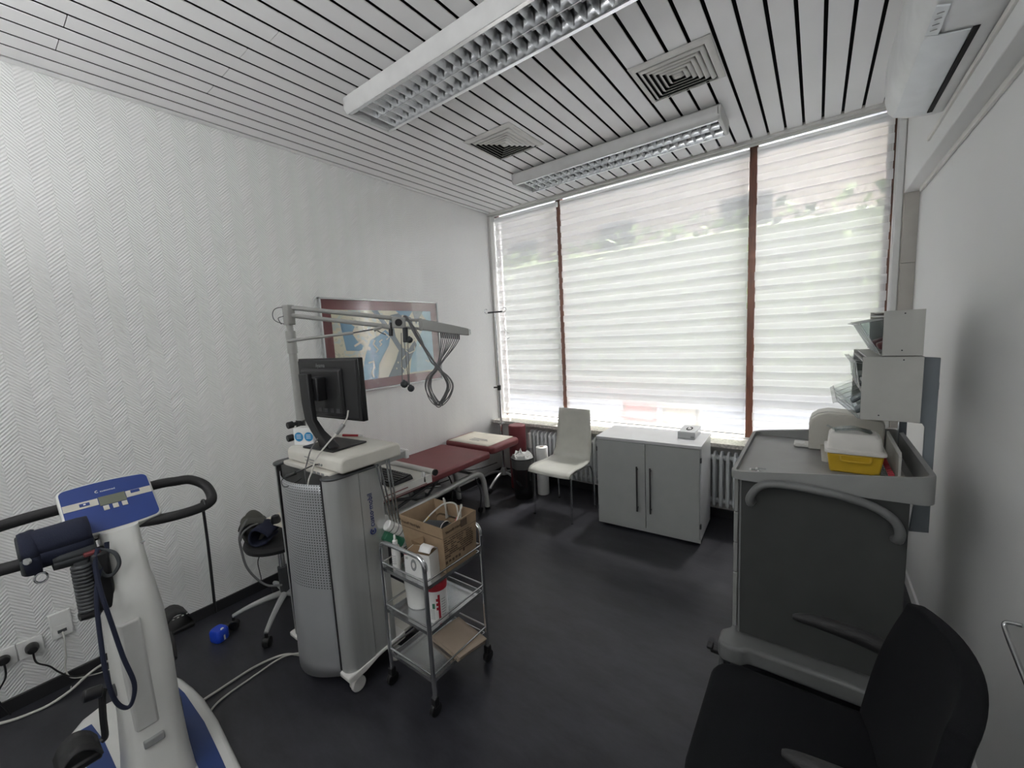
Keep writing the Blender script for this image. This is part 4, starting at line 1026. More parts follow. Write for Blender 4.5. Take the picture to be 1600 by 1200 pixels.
# second flat device and cardiograph on top
dv = thing('flat_recorder', 'flat beige box sunk in the cart top below the cardiograph', 'device', (-1.87, 1.03, 1.014))
MB().box(-2.085, -1.665, .885, 1.16, 1.0145, 1.034).build('case', 'beige_plastic', dv, bevel=.005)
for i in range(3):
    MB().box(-1.80 + i * .035, -1.778 + i * .035, .8842, .8852, 1.018, 1.028).build('port', 'grey_text', dv)
ec = thing('cardiograph', 'beige cardiograph unit with rounded edges on top of the cart', 'device', (-1.83, 1.06, 1.035))
MB().prism([(.905, 1.035), (.905, 1.080), (.912, 1.094), (.930, 1.101), (1.20, 1.101), (1.214, 1.095), (1.22, 1.080), (1.22, 1.035)], 'x', -2.075, -1.600).build('case', 'beige_plastic', ec, bevel=.010, seg=3)
for (xx, w, zz) in ((-1.905, .045, 1.072), (-1.87, .05, 1.064), (-1.90, .035, 1.056), (-1.86, .06, 1.050)):
    MB().box(xx, xx + w, .9035, .9045, zz, zz + .004).build('type_label', 'grey_text', ec)
MB().cyl((-1.775, .9045, 1.055), (-1.775, .900, 1.055), .005).cyl((-1.755, .9045, 1.055), (-1.755, .900, 1.055), .005).build('socket_pair', 'grey_text', ec)

mo = thing('monitor', 'black flat monitor seen from behind on a tall bent stand', 'monitor', (-1.865, 1.04, 1.102), rz=math.radians(5))
def mloc(w): return w
MB().box(-.235, .225, .000, .028, .128, .420).build('bezel', 'blackgloss', mo, local=True, bevel=.004)
MB().box(-.229, .219, .0285, .0295, .136, .412).build('screen', 'blackgloss', mo, local=True)
MB().loft([[(-.232, .004, .131), (.222, .004, .131), (.222, .004, .417), (-.232, .004, .417)], [(-.222, -.010, .141), (.212, -.010, .141), (.212, -.010, .407), (-.222, -.010, .407)]]).build('back_shell', 'blackp', mo, local=True, bevel=.003)
MB().loft([[(-.19, -.010, .15), (.12, -.010, .15), (.12, -.010, .375), (-.19, -.010, .375)], [(-.18, -.026, .16), (.11, -.026, .16), (.11, -.026, .362), (-.18, -.026, .362)]]).build('back_hump', 'blackp', mo, local=True, bevel=.004)
MB().box(-.085, .015, -.075, -.026, .225, .335).build('mount', 'blackp', mo, local=True, bevel=.006)
for i in range(4):
    MB().box(-.06 + i * .045, -.035 + i * .045, -.0275, -.026, .165, .185).build('port', 'darkgrey', mo, local=True)
def rr4(cx, cy, cz, w, d, tilt=0):
    return [(cx - w, cy - d, cz - tilt), (cx + w, cy - d, cz - tilt), (cx + w, cy + d, cz + tilt), (cx - w, cy + d, cz + tilt)]
MB().loft([rr4(.035, -.055, .006, .040, .028), rr4(.028, -.060, .030, .036, .024), rr4(-.005, -.080, .085, .030, .018), rr4(-.030, -.092, .14, .030, .014), rr4(-.042, -.090, .22, .034, .013), rr4(-.050, -.086, .355, .036, .012)]).build('stand_neck', 'blackp', mo, local=True, bevel=.005, seg=3, sharp=60)
MB().box(-.105, .125, -.105, .085, 0, .009).build('stand_foot', 'blackp', mo, local=True, bevel=.004)
text('maker_name', 'iiyama', .028, 'grey_text', mo, mworld(mo) @ frame_mtx((-.075, -.0112, .378), (1, 0, 0), (0, 0, 1)), .0005)
kb = thing('keyboard', 'black computer keyboard on the cart shelf', 'keyboard', (-1.95, 1.34, .834))
MB().hexa([(-2.16, 1.255, .834), (-1.745, 1.245, .834), (-1.745, 1.395, .834), (-2.16, 1.405, .834)], [(-2.155, 1.26, .846), (-1.75, 1.25, .846), (-1.75, 1.39, .856), (-2.155, 1.40, .856)]).build('case', 'blackp', kb, bevel=.003)
kk = MB()
for i in range(19):
    for j in range(6):
        x = -2.145 + i * .0208; y = 1.262 + j * .0215; z = .847 + j * .0017
        kk.box(x, x + .0165, y, y + .0165, z, z + .006)
stuff(kk.build('keys', 'blackgloss', kb))
cp = thing('sticker_box', 'small white carton with round light blue stickers beside the monitor foot', 'box', (-2.02, .985, 1.102), rz=math.radians(28))
MB().box(-.052, .052, -.03, .03, 0, .085).build('carton', 'white_plastic', cp, local=True, bevel=.002)
for sx in (-.024, .028):
    MB().cyl((sx, -.0305, .042), (sx, -.0312, .042), .023, n=28).build('round_sticker', 'cyan', cp, local=True)
    for k_ in range(3):
        MB().box(sx - .012, sx + .012, -.0318, -.0312, .034 + k_ * .008, .0365 + k_ * .008).build('sticker_print', 'white_plastic', cp, local=True)
pn = thing('red_pen', 'red and white marker lying behind the monitor foot', 'pen', (-1.93, 1.17, 1.106))
MB().cyl((-1.99, 1.155, 1.108), (-1.90, 1.19, 1.108), .006).build('barrel', 'red', pn)
MB().cyl((-1.90, 1.19, 1.108), (-1.875, 1.20, 1.108), .0065).build('pen_cap', 'white_plastic', pn)
vc = thing('monitor_cable', 'grey monitor cable with a ferrite block falling from the monitor', 'cable', (-1.72, .98, 1.1))
MB().tube([(-1.700, 1.025, 1.285), (-1.698, 1.012, 1.25), (-1.715, .985, 1.205), (-1.745, .94, 1.15), (-1.772, .895, 1.09), (-1.775, .865, 1.03), (-1.765, .84, .985), (-1.76, .86, .94)], .0035).build('wire', 'cable_white', vc)
MB().cyl((-1.706, 1.0, 1.225), (-1.728, .972, 1.185), .010, n=12).build('ferrite_block', 'trolley', vc, bevel=.002)
vc = thing('power_cable', 'thin grey cable hanging from the monitor foot over the cart back', 'cable', (-1.8, .9, 1.1))
MB().tube([(-1.815, .93, 1.165), (-1.818, .895, 1.12), (-1.822, .875, 1.07), (-1.825, .86, 1.02), (-1.82, .865, .95)], .003).build('wire', 'cable_grey', vc)
ad = thing('adapter_plug', 'black adapter plug dangling over the perforated panel', 'plug', (-1.88, .83, 1.0))
MB().cyl((-1.905, .812, 1.005), (-1.870, .842, 1.020), .0085, n=12).build('plug_body', 'blackp', ad, bevel=.002)
MB().tube([(-1.870, .842, 1.020), (-1.83, .868, 1.038), (-1.80, .89, 1.052), (-1.777, .903, 1.055)], .003).build('wire', 'blackp', ad)
MB().tube([(-1.905, .812, 1.005), (-1.925, .80, .985), (-1.90, .80, .962), (-1.86, .83, .98), (-1.83, .845, 1.0)], .0018).build('loop_wire', 'blackp', ad)

# ------------------------------------------------------------------ articulated lead arm
ar = thing('lead_arm', 'pale grey articulated arm and pole carrying the lead wires', 'arm', (-2.17, 1.03, 1.0))
MB().cyl((-2.175, 1.035, .60), (-2.165, 1.03, 1.56), .0195, n=20).build('pole', 'arm_grey', ar)
MB().cyl((-2.165, 1.03, 1.55), (-2.165, 1.03, 1.665), .0235, n=20).build('pole_sleeve', 'arm_grey', ar, bevel=.002)
MB().cyl((-2.165, 1.03, 1.665), (-2.165, 1.03, 1.70), .016, n=20).build('pole_neck', 'arm_grey', ar)
d = (Vector((-1.568, 1.724, 1.610)) - Vector((-2.166, 1.031, 1.763))); d.normalize()
A = Vector((-2.162, 1.029, 1.76)); dh = Vector((d.x, d.y, 0)).normalized()
MB().hexa([tuple(A + Vector((a, b, -.065))) for a, b in ((-.02, -.022), (.026, -.018), (.02, .024), (-.022, .02))], [tuple(A + Vector((a, b, .035))) for a, b in ((-.018, -.022), (.030, -.016), (.022, .026), (-.02, .02))]).build('hinge_block', 'arm_grey', ar, bevel=.006, seg=3)
T0, T1 = (-2.148, 1.040, 1.781), (-1.834, 1.415, 1.709)
MB().cyl(T0, T1, .0115, n=16).build('upper_tube', 'arm_grey', ar)
T0, T1 = (-2.147, 1.035, 1.742), (-1.868, 1.371, 1.670)
MB().cyl(T0, T1, .0110, n=16).build('lower_tube', 'arm_grey', ar)
MB().cyl(T1, (-1.835, 1.406, 1.658), .013, n=14).build('tube_fork', 'arm_grey', ar, bevel=.002)
MB().cyl((-2.154, 1.005, 1.614), (-1.959, 1.254, 1.640), .0078, n=14).build('gas_spring', 'arm_grey', ar)
MB().cyl((-1.959, 1.254, 1.640), (-1.889, 1.340, 1.655), .0035).build('spring_rod', 'darkgrey', ar)
MB().cyl((-1.895, 1.335, 1.649), (-1.863, 1.375, 1.670), .010).build('spring_end', 'arm_grey', ar)
MB().tube([(-1.869, 1.341, 1.644), (-1.847, 1.355, 1.629), (-1.833, 1.364, 1.622)], .003).build('lever', 'darkgrey', ar)
MB().cyl((-1.830, 1.401, 1.685), (-1.828, 1.393, 1.617), .006).cyl((-1.829, 1.397, 1.651), (-1.828, 1.392, 1.614), .011).build('clamp_screw', 'blackp', ar, bevel=.002)
J = Vector((-1.805, 1.432, 1.683)); n_ = Vector((dh.y, -dh.x, 0))
jb = []
for s in (-1, 1):
    jb.append([tuple(J + dh * a + Vector((0, 0, b)) + n_ * (.017 * s)) for a, b in ((-.036, -.026), (.036, -.034), (.036, .026), (-.036, .034))])
MB().loft(jb).build('joint_block', 'arm_grey', ar, bevel=.006, seg=3)
MB().cyl(tuple(J + n_ * .016), tuple(J + n_ * .022), .019, n=24).build('joint_cap', 'blackp', ar, bevel=.002)
MB().cyl((-1.793, 1.463, 1.699), (-1.727, 1.548, 1.688), .0075).build('link_tube', 'arm_grey', ar)
MB().cyl((-1.792, 1.457, 1.655), (-1.726, 1.542, 1.643), .0075).build('link_tube', 'arm_grey', ar)
hA, hB, hC = Vector((-1.739, 1.529, 1.668)), Vector((-1.646, 1.639, 1.637)), Vector((-1.572, 1.724, 1.614))
def hr(p, h, w): return [tuple(p + n_ * w + Vector((0, 0, h))), tuple(p - n_ * w + Vector((0, 0, h))), tuple(p - n_ * w - Vector((0, 0, h))), tuple(p + n_ * w - Vector((0, 0, h)))]
MB().loft([hr(hA, .030, .024), hr(hB, .026, .028), hr(hC, .019, .026)]).build('lead_box', 'arm_grey', ar, bevel=.006, seg=3)
MB().loft([hr(hA - dh * .012, .033, .027), hr(hA + dh * .006, .033, .027)]).build('lead_box_collar', 'arm_grey', ar, bevel=.003)
MB().loft([hr(hC - dh * .004, .0185, .0255), hr(hC + dh * .010, .013, .020)]).build('end_cap', 'clear', ar, bevel=.002)
# knobs at the pole foot
for zz, yy in ((1.185, .992), (1.118, .985)):
    MB().cyl((-2.17, yy, zz), (-2.17, yy - .03, zz - .002), .019, n=8).cyl((-2.17, 1.03, zz), (-2.17, yy, zz), .010).build('clamp_knob', 'blackp', ar, bevel=.004)
MB().cyl((-2.172, 1.032, 1.13), (-2.172, 1.032, 1.20), .023, n=16).build('clamp_ring', 'blackp', ar, bevel=.002)
MB().tube([(-2.165, 1.02, 1.785), (-2.19, .985, 1.78), (-2.20, .97, 1.755), (-2.195, .975, 1.72), (-2.175, 1.01, 1.70)], .0018).tube([(-2.17, 1.01, 1.74), (-2.19, .99, 1.73), (-2.185, 1.0, 1.70)], .0018).build('hinge_cable', 'darkgrey', ar)
# lead wires: ten, fanning from the box, crossing, looping and running back to the joint
rnd = random.Random(11)
for i in range(10):
    f = i / 9
    st = Vector((-1.673, 1.609, 1.614)).lerp(Vector((-1.610, 1.684, 1.599)), f)
    kx = Vector((-1.667, 1.560, 1.430)) + Vector((rnd.uniform(-.006, .006), rnd.uniform(-.006, .006), rnd.uniform(-.012, .012)))
    cl = Vector((-1.711, 1.511, 1.329)); cr = Vector((-1.614, 1.595, 1.321)); cb = Vector((-1.658, 1.536, 1.228))
    o = Vector((rnd.uniform(-.012, .012), rnd.uniform(-.012, .012), 0)); sh_ = rnd.uniform(-.018, .014)
    wall_ = rnd.uniform(.75, 1.08)
    mid = (cl + cr) / 2
    l_, r_, b_ = mid + (cl - mid) * wall_ + o, mid + (cr - mid) * wall_ + o, cb + o + Vector((0, 0, sh_))
    dip = (st - Vector((0, 0, .05)))
    back1 = Vector((-1.694, 1.535, 1.482)) + Vector((rnd.uniform(-.01, .01), 0, rnd.uniform(-.02, .02)))
    back2 = Vector((-1.739, 1.495, 1.607)) + o * .8
    end = Vector((-1.784, 1.466, 1.716)) + Vector((rnd.uniform(-.004, .006), rnd.uniform(-.004, .004), 0))
    pts = [st, st - Vector((0, 0, .02)), dip * .5 + (kx + (st - kx) * .45) * .5, kx, (l_ + kx) * .5 + (l_ - mid) * .25, l_, (l_ + b_) / 2 + (l_ + b_ - 2 * mid) * .12, b_, (r_ + b_) / 2 + (r_ + b_ - 2 * mid) * .12, r_, (r_ + kx) * .5 + (r_ - mid) * .25, kx + Vector((.002, 0, .002))]
    if i < 7: pts += [back1, back2, end, end + Vector((-.01, -.01, .004)) + Vector((0, 0, -.03))]
    w = MB().tube(pts, .0026, n=6, sm=5).build('lead_wire', 'cable_grey', ar)
    MB().cyl(tuple(st + Vector((0, 0, .006))), tuple(st - Vector((0, 0, .024))), .0042, n=8).build('lead_boot', 'darkgrey', w)
su = thing('suction_leads', 'dark rubber suction balls hanging on cords from the arm', 'electrodes', (-1.779, 1.446, 1.644))
MB().cyl((-1.777, 1.449, 1.654), (-1.772, 1.441, 1.576), .014).build('cord_holder', 'slate', su, bevel=.004)
for a, b in (((-1.793, 1.433, 1.628), (-1.779, 1.403, 1.365)), ((-1.784, 1.439, 1.627), (-1.751, 1.421, 1.343)), ((-1.765, 1.451, 1.609), (-1.748, 1.423, 1.343))):
    MB().cyl(a, b, .0022, n=6).build('cord', 'cable_grey', su)
for c_, r in (((-1.771, 1.408, 1.354), .021), ((-1.742, 1.426, 1.329), .019), ((-1.748, 1.448, 1.588), .018)):
    MB().lathe([(0, -r), (r * .6, -r * .8), (r * .95, -r * .3), (r, .1 * r), (r * .8, r * .6), (r * .35, r * .85), (.004, r * 1.1), (0, r * 1.1)], c_, n=20).build('rubber_ball', 'slate', su)

# ------------------------------------------------------------------ chrome three-tier cart
ct = thing('instrument_cart', 'small chrome three-tier cart on black casters', 'cart', (-1.395, 1.19, 0))
X0, X1, Y0, Y1 = -1.540, -1.250, 1.015, 1.362
for yy in (Y0, Y1):
    for s, xx in ((-1, X0), (1, X1)):
        MB().cyl((xx, yy, .085), (xx, yy, .655), .0095, n=14).build('post', 'chrome', ct)
    MB().tube([(X0, yy, .655), (X0 + .004, yy, .682), (X0 + .022, yy, .700), (X0 + .06, yy, .706), (X1 - .06, yy, .706), (X1 - .022, yy, .700), (X1 - .004, yy, .682), (X1, yy, .655)], .0095, n=14, sm=4).build('handle', 'chrome', ct)
for xx in (X0, X1):
    for yy in (Y0, Y1):
        c = MB().cyl((xx - .010, yy, .030), (xx + .010, yy, .030), .030, n=20).build('caster', 'blackp', ct, bevel=.004)
        MB().box(xx - .014, xx + .014, yy - .014, yy + .014, .045, .088).build('caster_fork', 'blackp', c, bevel=.004)
for zz in (.560, .358, .140):
    sf = MB().box(X0 + .008, X1 - .008, Y0 + .008, Y1 - .008, zz, zz + .003).build('shelf', 'tray', ct)
    lipm = MB()
    lipm.box(X0 + .006, X1 - .006, Y0 + .005, Y0 + .009, zz, zz + .016).box(X0 + .006, X1 - .006, Y1 - .009, Y1 - .005, zz, zz + .016)
    lipm.box(X0 + .005, X0 + .009, Y0 + .006, Y1 - .006, zz, zz + .016).box(X1 - .009, X1 - .005, Y0 + .006, Y1 - .006, zz, zz + .016).build('shelf_lip', 'tray', sf)
    for (a, b) in (((X0, Y0), (X1, Y0)), ((X0, Y1), (X1, Y1)), ((X0, Y0), (X0, Y1)), ((X1, Y0), (X1, Y1))):
        MB().cyl((a[0], a[1], zz + .045), (b[0], b[1], zz + .045), .0042, n=10).build('guard_rail', 'chrome', ct)

bx = thing('cardboard_box', 'open brown cardboard box with printed sides on the chrome cart', 'box', (-1.40, 1.24, .563))
def boxwall(a, b, a2, b2, name, inner='kraft'):
    # a,b bottom corners, a2,b2 top corners
    pass
bc = [(-1.520, 1.152), (-1.272, 1.152), (-1.272, 1.350), (-1.520, 1.350)]
tc = [(-1.556, 1.142), (-1.268, 1.142), (-1.268, 1.362), (-1.556, 1.362)]
zb_, zt_ = .5635, .775
for i in range(4):
    j = (i + 1) % 4
    cxb = (sum(p[0] for p in bc) / 4, sum(p[1] for p in bc) / 4)
    def ins(p, t=.004): return (p[0] + (cxb[0] - p[0]) * t / .13, p[1] + (cxb[1] - p[1]) * t / .11)
    b4 = [(*bc[i], zb_), (*bc[j], zb_), (*ins(bc[j]), zb_), (*ins(bc[i]), zb_)]
    t4 = [(*tc[i], zt_), (*tc[j], zt_), (*ins(tc[j]), zt_), (*ins(tc[i]), zt_)]
    MB().hexa(b4, t4).build('side', 'kraft', bx, bevel=.0008)
MB().box(-1.515, -1.277, 1.157, 1.345, .564, .567).build('bottom', 'kraft_in', bx)
for s in (0,):
    text('print_title', 'Vasco\u00ae Nitril', .017, 'ink', bx, frame_mtx((-1.2675, 1.16, .742), (0, 1, 0), (0, 0, 1)), .0004)
    text('print_title', 'Vasco\u00ae Nitril light', .017, 'ink', bx, frame_mtx((-1.54, 1.1415, .742), (1, 0, 0), (0, 0, 1)), .0004)
    MB().box(-1.2678, -1.2668, 1.144, 1.360, .7255, .7265).build('fold_line', 'ink', bx)
    MB().box(-1.553, -1.27, 1.1415, 1.1430, .7255, .7265).build('fold_line', 'ink', bx)
    MB().box(-1.2675, -1.2664, 1.255, 1.295, .735, .768).build('tape_patch', 'ink', bx)
rnd = random.Random(9)
for r in range(9):
    z = .712 - r * .010; y = 1.15
    while y < 1.325:
        w = rnd.uniform(.008, .022)
        if rnd.random() < .82: MB().box(-1.2700 - .0004 * (r > 3), -1.2674, y, min(y + w, 1.33), z, z + .0035).build('print_line', 'ink', bx)
        y += w + .004
for i in range(5):
    y = 1.152 + i * .020
    MB().box(-1.2712, -1.2694, y, y + .012, .605 + .003 * (i % 2), .617).build('handling_mark', 'ink', bx)
MB().box(-1.2712, -1.2692, 1.262, 1.272, .618, .634).build('handling_mark', 'ink', bx)
gd = thing('cuff_pump', 'grey and black pressure cuff with tubes inside the cardboard box', 'cuff', (-1.40, 1.25, .57))
MB().cyl((-1.47, 1.22, .70), (-1.35, 1.24, .715), .034, n=20).build('rolled_cuff', 'slate', gd, bevel=.006)
MB().tube([(-1.352, 1.24 + .034 * math.cos(a), .715 + .034 * math.sin(a)) for a in [2 * PI * i / 16 for i in range(16)]], .002, n=6, closed=True, sm=1).build('cuff_edge', 'trim', gd)
MB().lathe([(0, -.05), (.032, -.045), (.040, 0), (.03, .04), (0, .05)], (-1.33, 1.25, .69), n=16).build('pump_bulb', 'blackp', gd)
MB().box(-1.45, -1.30, 1.18, 1.32, .570, .64).build('folded_cuff', 'fabric', gd, bevel=.02)
for pts, m, nm in (([(-1.47, 1.20, .72), (-1.44, 1.25, .77), (-1.41, 1.30, .80), (-1.37, 1.33, .795), (-1.36, 1.335, .74)], 'cable_white', 'tube'),
                   ([(-1.31, 1.23, .70), (-1.30, 1.26, .75), (-1.31, 1.31, .80), (-1.34, 1.335, .79), (-1.35, 1.34, .72)], 'cable_white', 'tube'),
                   ([(-1.45, 1.34, .70), (-1.455, 1.345, .775), (-1.46, 1.34, .80), (-1.45, 1.35, .70)], 'cable_white', 'tube')):
    MB().tube(pts, .004, n=8).build(nm, m, gd)
MB().cyl((-1.472, 1.20, .715), (-1.452, 1.232, .752), .0052).build('yellow_sleeve', 'yellow', gd)
MB().cyl((-1.303, 1.25, .735), (-1.307, 1.278, .765), .0052).build('red_sleeve', 'red', gd)

eb = thing('electrode_carton', 'small opened white carton with printed electrodes on the chrome cart', 'box', (-1.366, 1.100, .563), rz=math.radians(14))
MB().box(-.066, .066, -.036, .036, 0, .108).build('carton', 'white_plastic', eb, local=True, bevel=.0012)
MB().box(-.061, .061, -.031, .031, .1082, .1092).build('opening', 'kraft_in', eb, local=True)
MB().grid(lambda u, v: (.012 + .056 * u, .030 - .066 * v, .112 + .030 * math.sin(PI * v * .9) * (1 - .25 * u) + .002 * math.sin(20 * v)), 4, 8).build('torn_flap', 'paper', eb, local=True, solid=.001)
MB().hexa([(-.066, .032, .108), (-.010, .036, .108), (-.010, .037, .108), (-.066, .033, .108)], [(-.064, .020, .135), (-.012, .040, .150), (-.012, .041, .150), (-.064, .021, .135)]).build('rear_flap', 'kraft_in', eb, local=True)
for sx in (-.018, .040):
    MB().lathe([(0, 0), (.018, 0), (.018, .0008), (0, .0008)], n=20, sx=.8, sy=1.5).build('printed_electrode', 'grey_text', eb, local=True, xf=Matrix.Translation((sx, -.0362, .055)) @ Matrix.Rotation(PI / 2, 4, 'X'))
    MB().lathe([(0, 0), (.009, 0), (.009, .0008), (0, .0008)], n=20, sx=.8, sy=1.5).build('printed_centre', 'trim', eb, local=True, xf=Matrix.Translation((sx, -.0368, .055)) @ Matrix.Rotation(PI / 2, 4, 'X'))
MB().box(-.066, .0, -.0366, -.0361, .097, .100).build('red_edge', 'red', eb, local=True)
text('count_mark', '30', .016, 'grey_text', eb, mworld(eb) @ frame_mtx((-.061, -.0364, .078), (1, 0, 0), (0, 0, 1)), .0004)
sb = thing('spray_bottle', 'small white dropper bottle at the left end of the chrome cart', 'bottle', (-1.500, 1.066, .563))
MB().lathe([(0, 0), (.018, 0), (.0195, .004), (.0195, .095), (.016, .108), (.010, .113), (.010, .118), (0, .118)], n=24).build('bottle', 'white_plastic', sb, local=True)
MB().lathe([(.0115, .113), (.0115, .132), (.006, .136), (.005, .155), (.003, .160), (0, .160)], n=20).build('dropper_cap', 'white_enamel', sb, local=True)
for k_ in range(5):
    MB().grid(lambda u, v, k_=k_: (.0199 * math.cos(-2.2 + 1.5 * u), .0199 * math.sin(-2.2 + 1.5 * u), .03 + k_ * .009 + .003 * v), 6, 1).build('label_line', 'grey_text', sb, local=True)
bk_ = thing('white_bucket', 'white plastic bucket on the middle shelf of the chrome cart', 'bucket', (-1.460, 1.150, .3615))
MB().lathe([(0, 0), (.056, 0), (.060, .004), (.070, .150), (.074, .155), (.074, .165), (.067, .165), (.057, .008), (0, .008)], n=32).build('bucket', 'white_plastic', bk_, local=True)
wp = thing('wipes_canister', 'white wipes canister with red lid on the middle shelf of the cart', 'canister', (-1.318, 1.125, .3615))
MB().lathe([(0, 0), (.046, 0), (.048, .004), (.048, .150), (0, .150)], n=32).build('canister', 'white_plastic', wp, local=True)
MB().lathe([(.0495, .146), (.0495, .172), (.045, .178), (0, .180)], n=32).build('lid', 'red', wp, local=True)
def wrap(a0, a1, z0, z1, name, mat, r=.0484, n=6):
    MB().grid(lambda u, v: (r * math.cos(a0 + (a1 - a0) * u), r * math.sin(a0 + (a1 - a0) * u), z0 + (z1 - z0) * v), n, 1).build(name, mat, wp, local=True)
wrap(-.62, -.42, .018, .130, 'red_label_bar', 'red')
for zz in (.060, .080, .100):
    wrap(-.78, -.60, zz, zz + .013, 'red_label_letter', 'red')
wrap(-1.15, -.90, .068, .092, 'green_label_mark', 'green')
for k_ in range(8):
    wrap(-1.35, -.95, .020 + k_ * .006, .022 + k_ * .006, 'label_line', 'grey_text')
    wrap(-.30, .15, .020 + k_ * .012, .0225 + k_ * .012, 'label_line', 'grey_text')
ft = thing('folded_paper_stack', 'stack of folded brown paper on the bottom shelf of the cart', 'paper', (-1.33, 1.27, .144))
for k_ in range(3):
    MB().grid(lambda u, v, k_=k_: (-1.455 + .21 * u + .006 * k_ + .02 * v, 1.185 + .165 * v - .03 * u, .1445 + .009 * k_ + .005 * abs(math.sin(3.1 * u + k_)) + .006 * math.sin(2.2 * v + 2 * u)), 10, 8).build('folded_sheet', 'towel', ft, solid=.007)
gr = thing('gel_tube_roll', 'white striped roll with green end behind the chrome cart', 'roll', (-1.583, 1.134, 0.694))
MB().cyl((-1.601, 1.100, 0.730), (-1.580, 1.182, 0.662), .026, n=20).build('roll', 'white_plastic', gr, bevel=.004)
MB().cyl((-1.609, 1.087, 0.683), (-1.580, 1.162, 0.618), .024, n=16).build('green_wrap', 'green', gr, bevel=.004)
for f in (.2, .45, .7):
    p_ = Vector((-1.601, 1.100, 0.730)).lerp(Vector((-1.580, 1.182, 0.662)), f); q_ = Vector((-1.601, 1.100, 0.730)).lerp(Vector((-1.580, 1.182, 0.662)), f + .05)
    MB().cyl(tuple(p_), tuple(q_), .0265, n=20).build('grey_band', 'grey_text', gr)
MB().box(-2.09, -1.56, 1.152, 1.33, .600, .612).build('middle_shelf', 'trim', tw, bevel=.002)

# ------------------------------------------------------------------ stool with cuffs behind the cart
st = thing('swivel_stool', 'round black stool on a silver five-star base behind the cardiogram cart', 'stool', (-2.50, .985, 0))
MB().lathe([(0, .445), (.15, .445), (.172, .455), (.178, .475), (.170, .495), (.12, .502), (0, .502)], n=36).build('seat', 'rubber', st, local=True)
MB().cyl((0, 0, .10), (0, 0, .30), .026, n=20).build('column', 'darkgrey', st, local=True)
MB().cyl((0, 0, .30), (0, 0, .445), .017, n=20).build('piston', 'chrome', st, local=True)
for i in range(5):
    a = math.radians(-118 + 72 * i); ex, ey = math.cos(a), math.sin(a); r = .27
    MB().tube([(ex * .02, ey * .02, .135), (ex * .10, ey * .10, .125), (ex * .19, ey * .19, .105), (ex * r, ey * r, .078)], .015, n=8, rfun=lambda t: 1.25 - .5 * t).build('base_arm', 'silver', st, local=True)
    c = MB().cyl((ex * r - ey * .018, ey * r + ex * .018, .027), (ex * r + ey * .018, ey * r - ex * .018, .027), .027, n=18).cyl((ex * r, ey * r, .03), (ex * r, ey * r, .075), .008).build('caster', 'blackp', st, local=True, bevel=.004)
fo = thing('beige_folder', 'beige folder lying under the cuffs on the stool', 'folder', (-2.45, 1.03, .503))
MB().hexa([(-2.56, .93, .585), (-2.36, .97, .575), (-2.40, 1.13, .575), (-2.60, 1.09, .585)], [(-2.56, .93, .591), (-2.36, .97, .581), (-2.40, 1.13, .581), (-2.60, 1.09, .591)]).build('cover', 'papercover', fo)
MB().box(-2.52, -2.42, 1.03, 1.10, .503, .578).build('folded_contents', 'slate', fo, bevel=.01)
cf = thing('blood_pressure_cuffs', 'crumpled grey blood pressure cuffs with hoses on the black stool', 'cuff', (-2.55, .93, .503))
def cufff(cx, cy, cz, r, L, ang, squash, seed):
    rnd = random.Random(seed)
    def fn(u, v):
        a = 2 * PI * u * .92
        rr = r * (1 + .10 * math.sin(3 * a + seed) + .05 * math.sin(7 * v * 3 + a))
        x = (v - .5) * L; y = rr * math.cos(a); z = rr * squash * math.sin(a)
        return (cx + x * math.cos(ang) - y * math.sin(ang), cy + x * math.sin(ang) + y * math.cos(ang), cz + z)
    return MB().grid(fn, 24, 6)
cufff(-2.56, .885, .565, .060, .13, math.radians(-20), .95, 1).build('rolled_cuff', 'cuff', cf, solid=.010)
cufff(-2.47, .90, .552, .050, .13, math.radians(-50), .9, 2).build('rolled_cuff', 'navy', cf, solid=.010)
MB().grid(lambda u, v: (-2.66 + .12 * u, .84 + .11 * v, .515 + .14 * math.sin(PI * (.15 + .6 * v)) * math.sin(PI * (.1 + .8 * u)) + .006 * math.sin(8 * u)), 8, 8).build('loose_cuff', 'cuff', cf, solid=.008)
MB().lathe([(0, -.03), (.022, -.022), (.028, 0), (.020, .026), (0, .034)], (-2.47, .97, .600), n=16).build('hand_bulb', 'blackp', cf)
MB().tube([(-2.550, 0.855, 0.630), (-2.500, 0.808, 0.613), (-2.480, 0.784, 0.574), (-2.480, 0.785, 0.507), (-2.450, 0.788, 0.415), (-2.420, 0.821, 0.332), (-2.380, 0.858, 0.288), (-2.320, 0.899, 0.290)], .006, n=8).build('hose', 'cable_grey', cf)
MB().tube([(-2.500, 0.895, 0.603), (-2.470, 0.842, 0.617), (-2.460, 0.799, 0.602), (-2.460, 0.781, 0.562)], .005, n=8).build('hose', 'cable_grey', cf)
MB().tube([(-2.600, 0.936, 0.433), (-2.600, 0.921, 0.392), (-2.620, 0.904, 0.330), (-2.620, 0.907, 0.260), (-2.600, 0.902, 0.228), (-2.600, 0.888, 0.199)], .0028, n=6).build('thin_wire', 'blackp', cf)

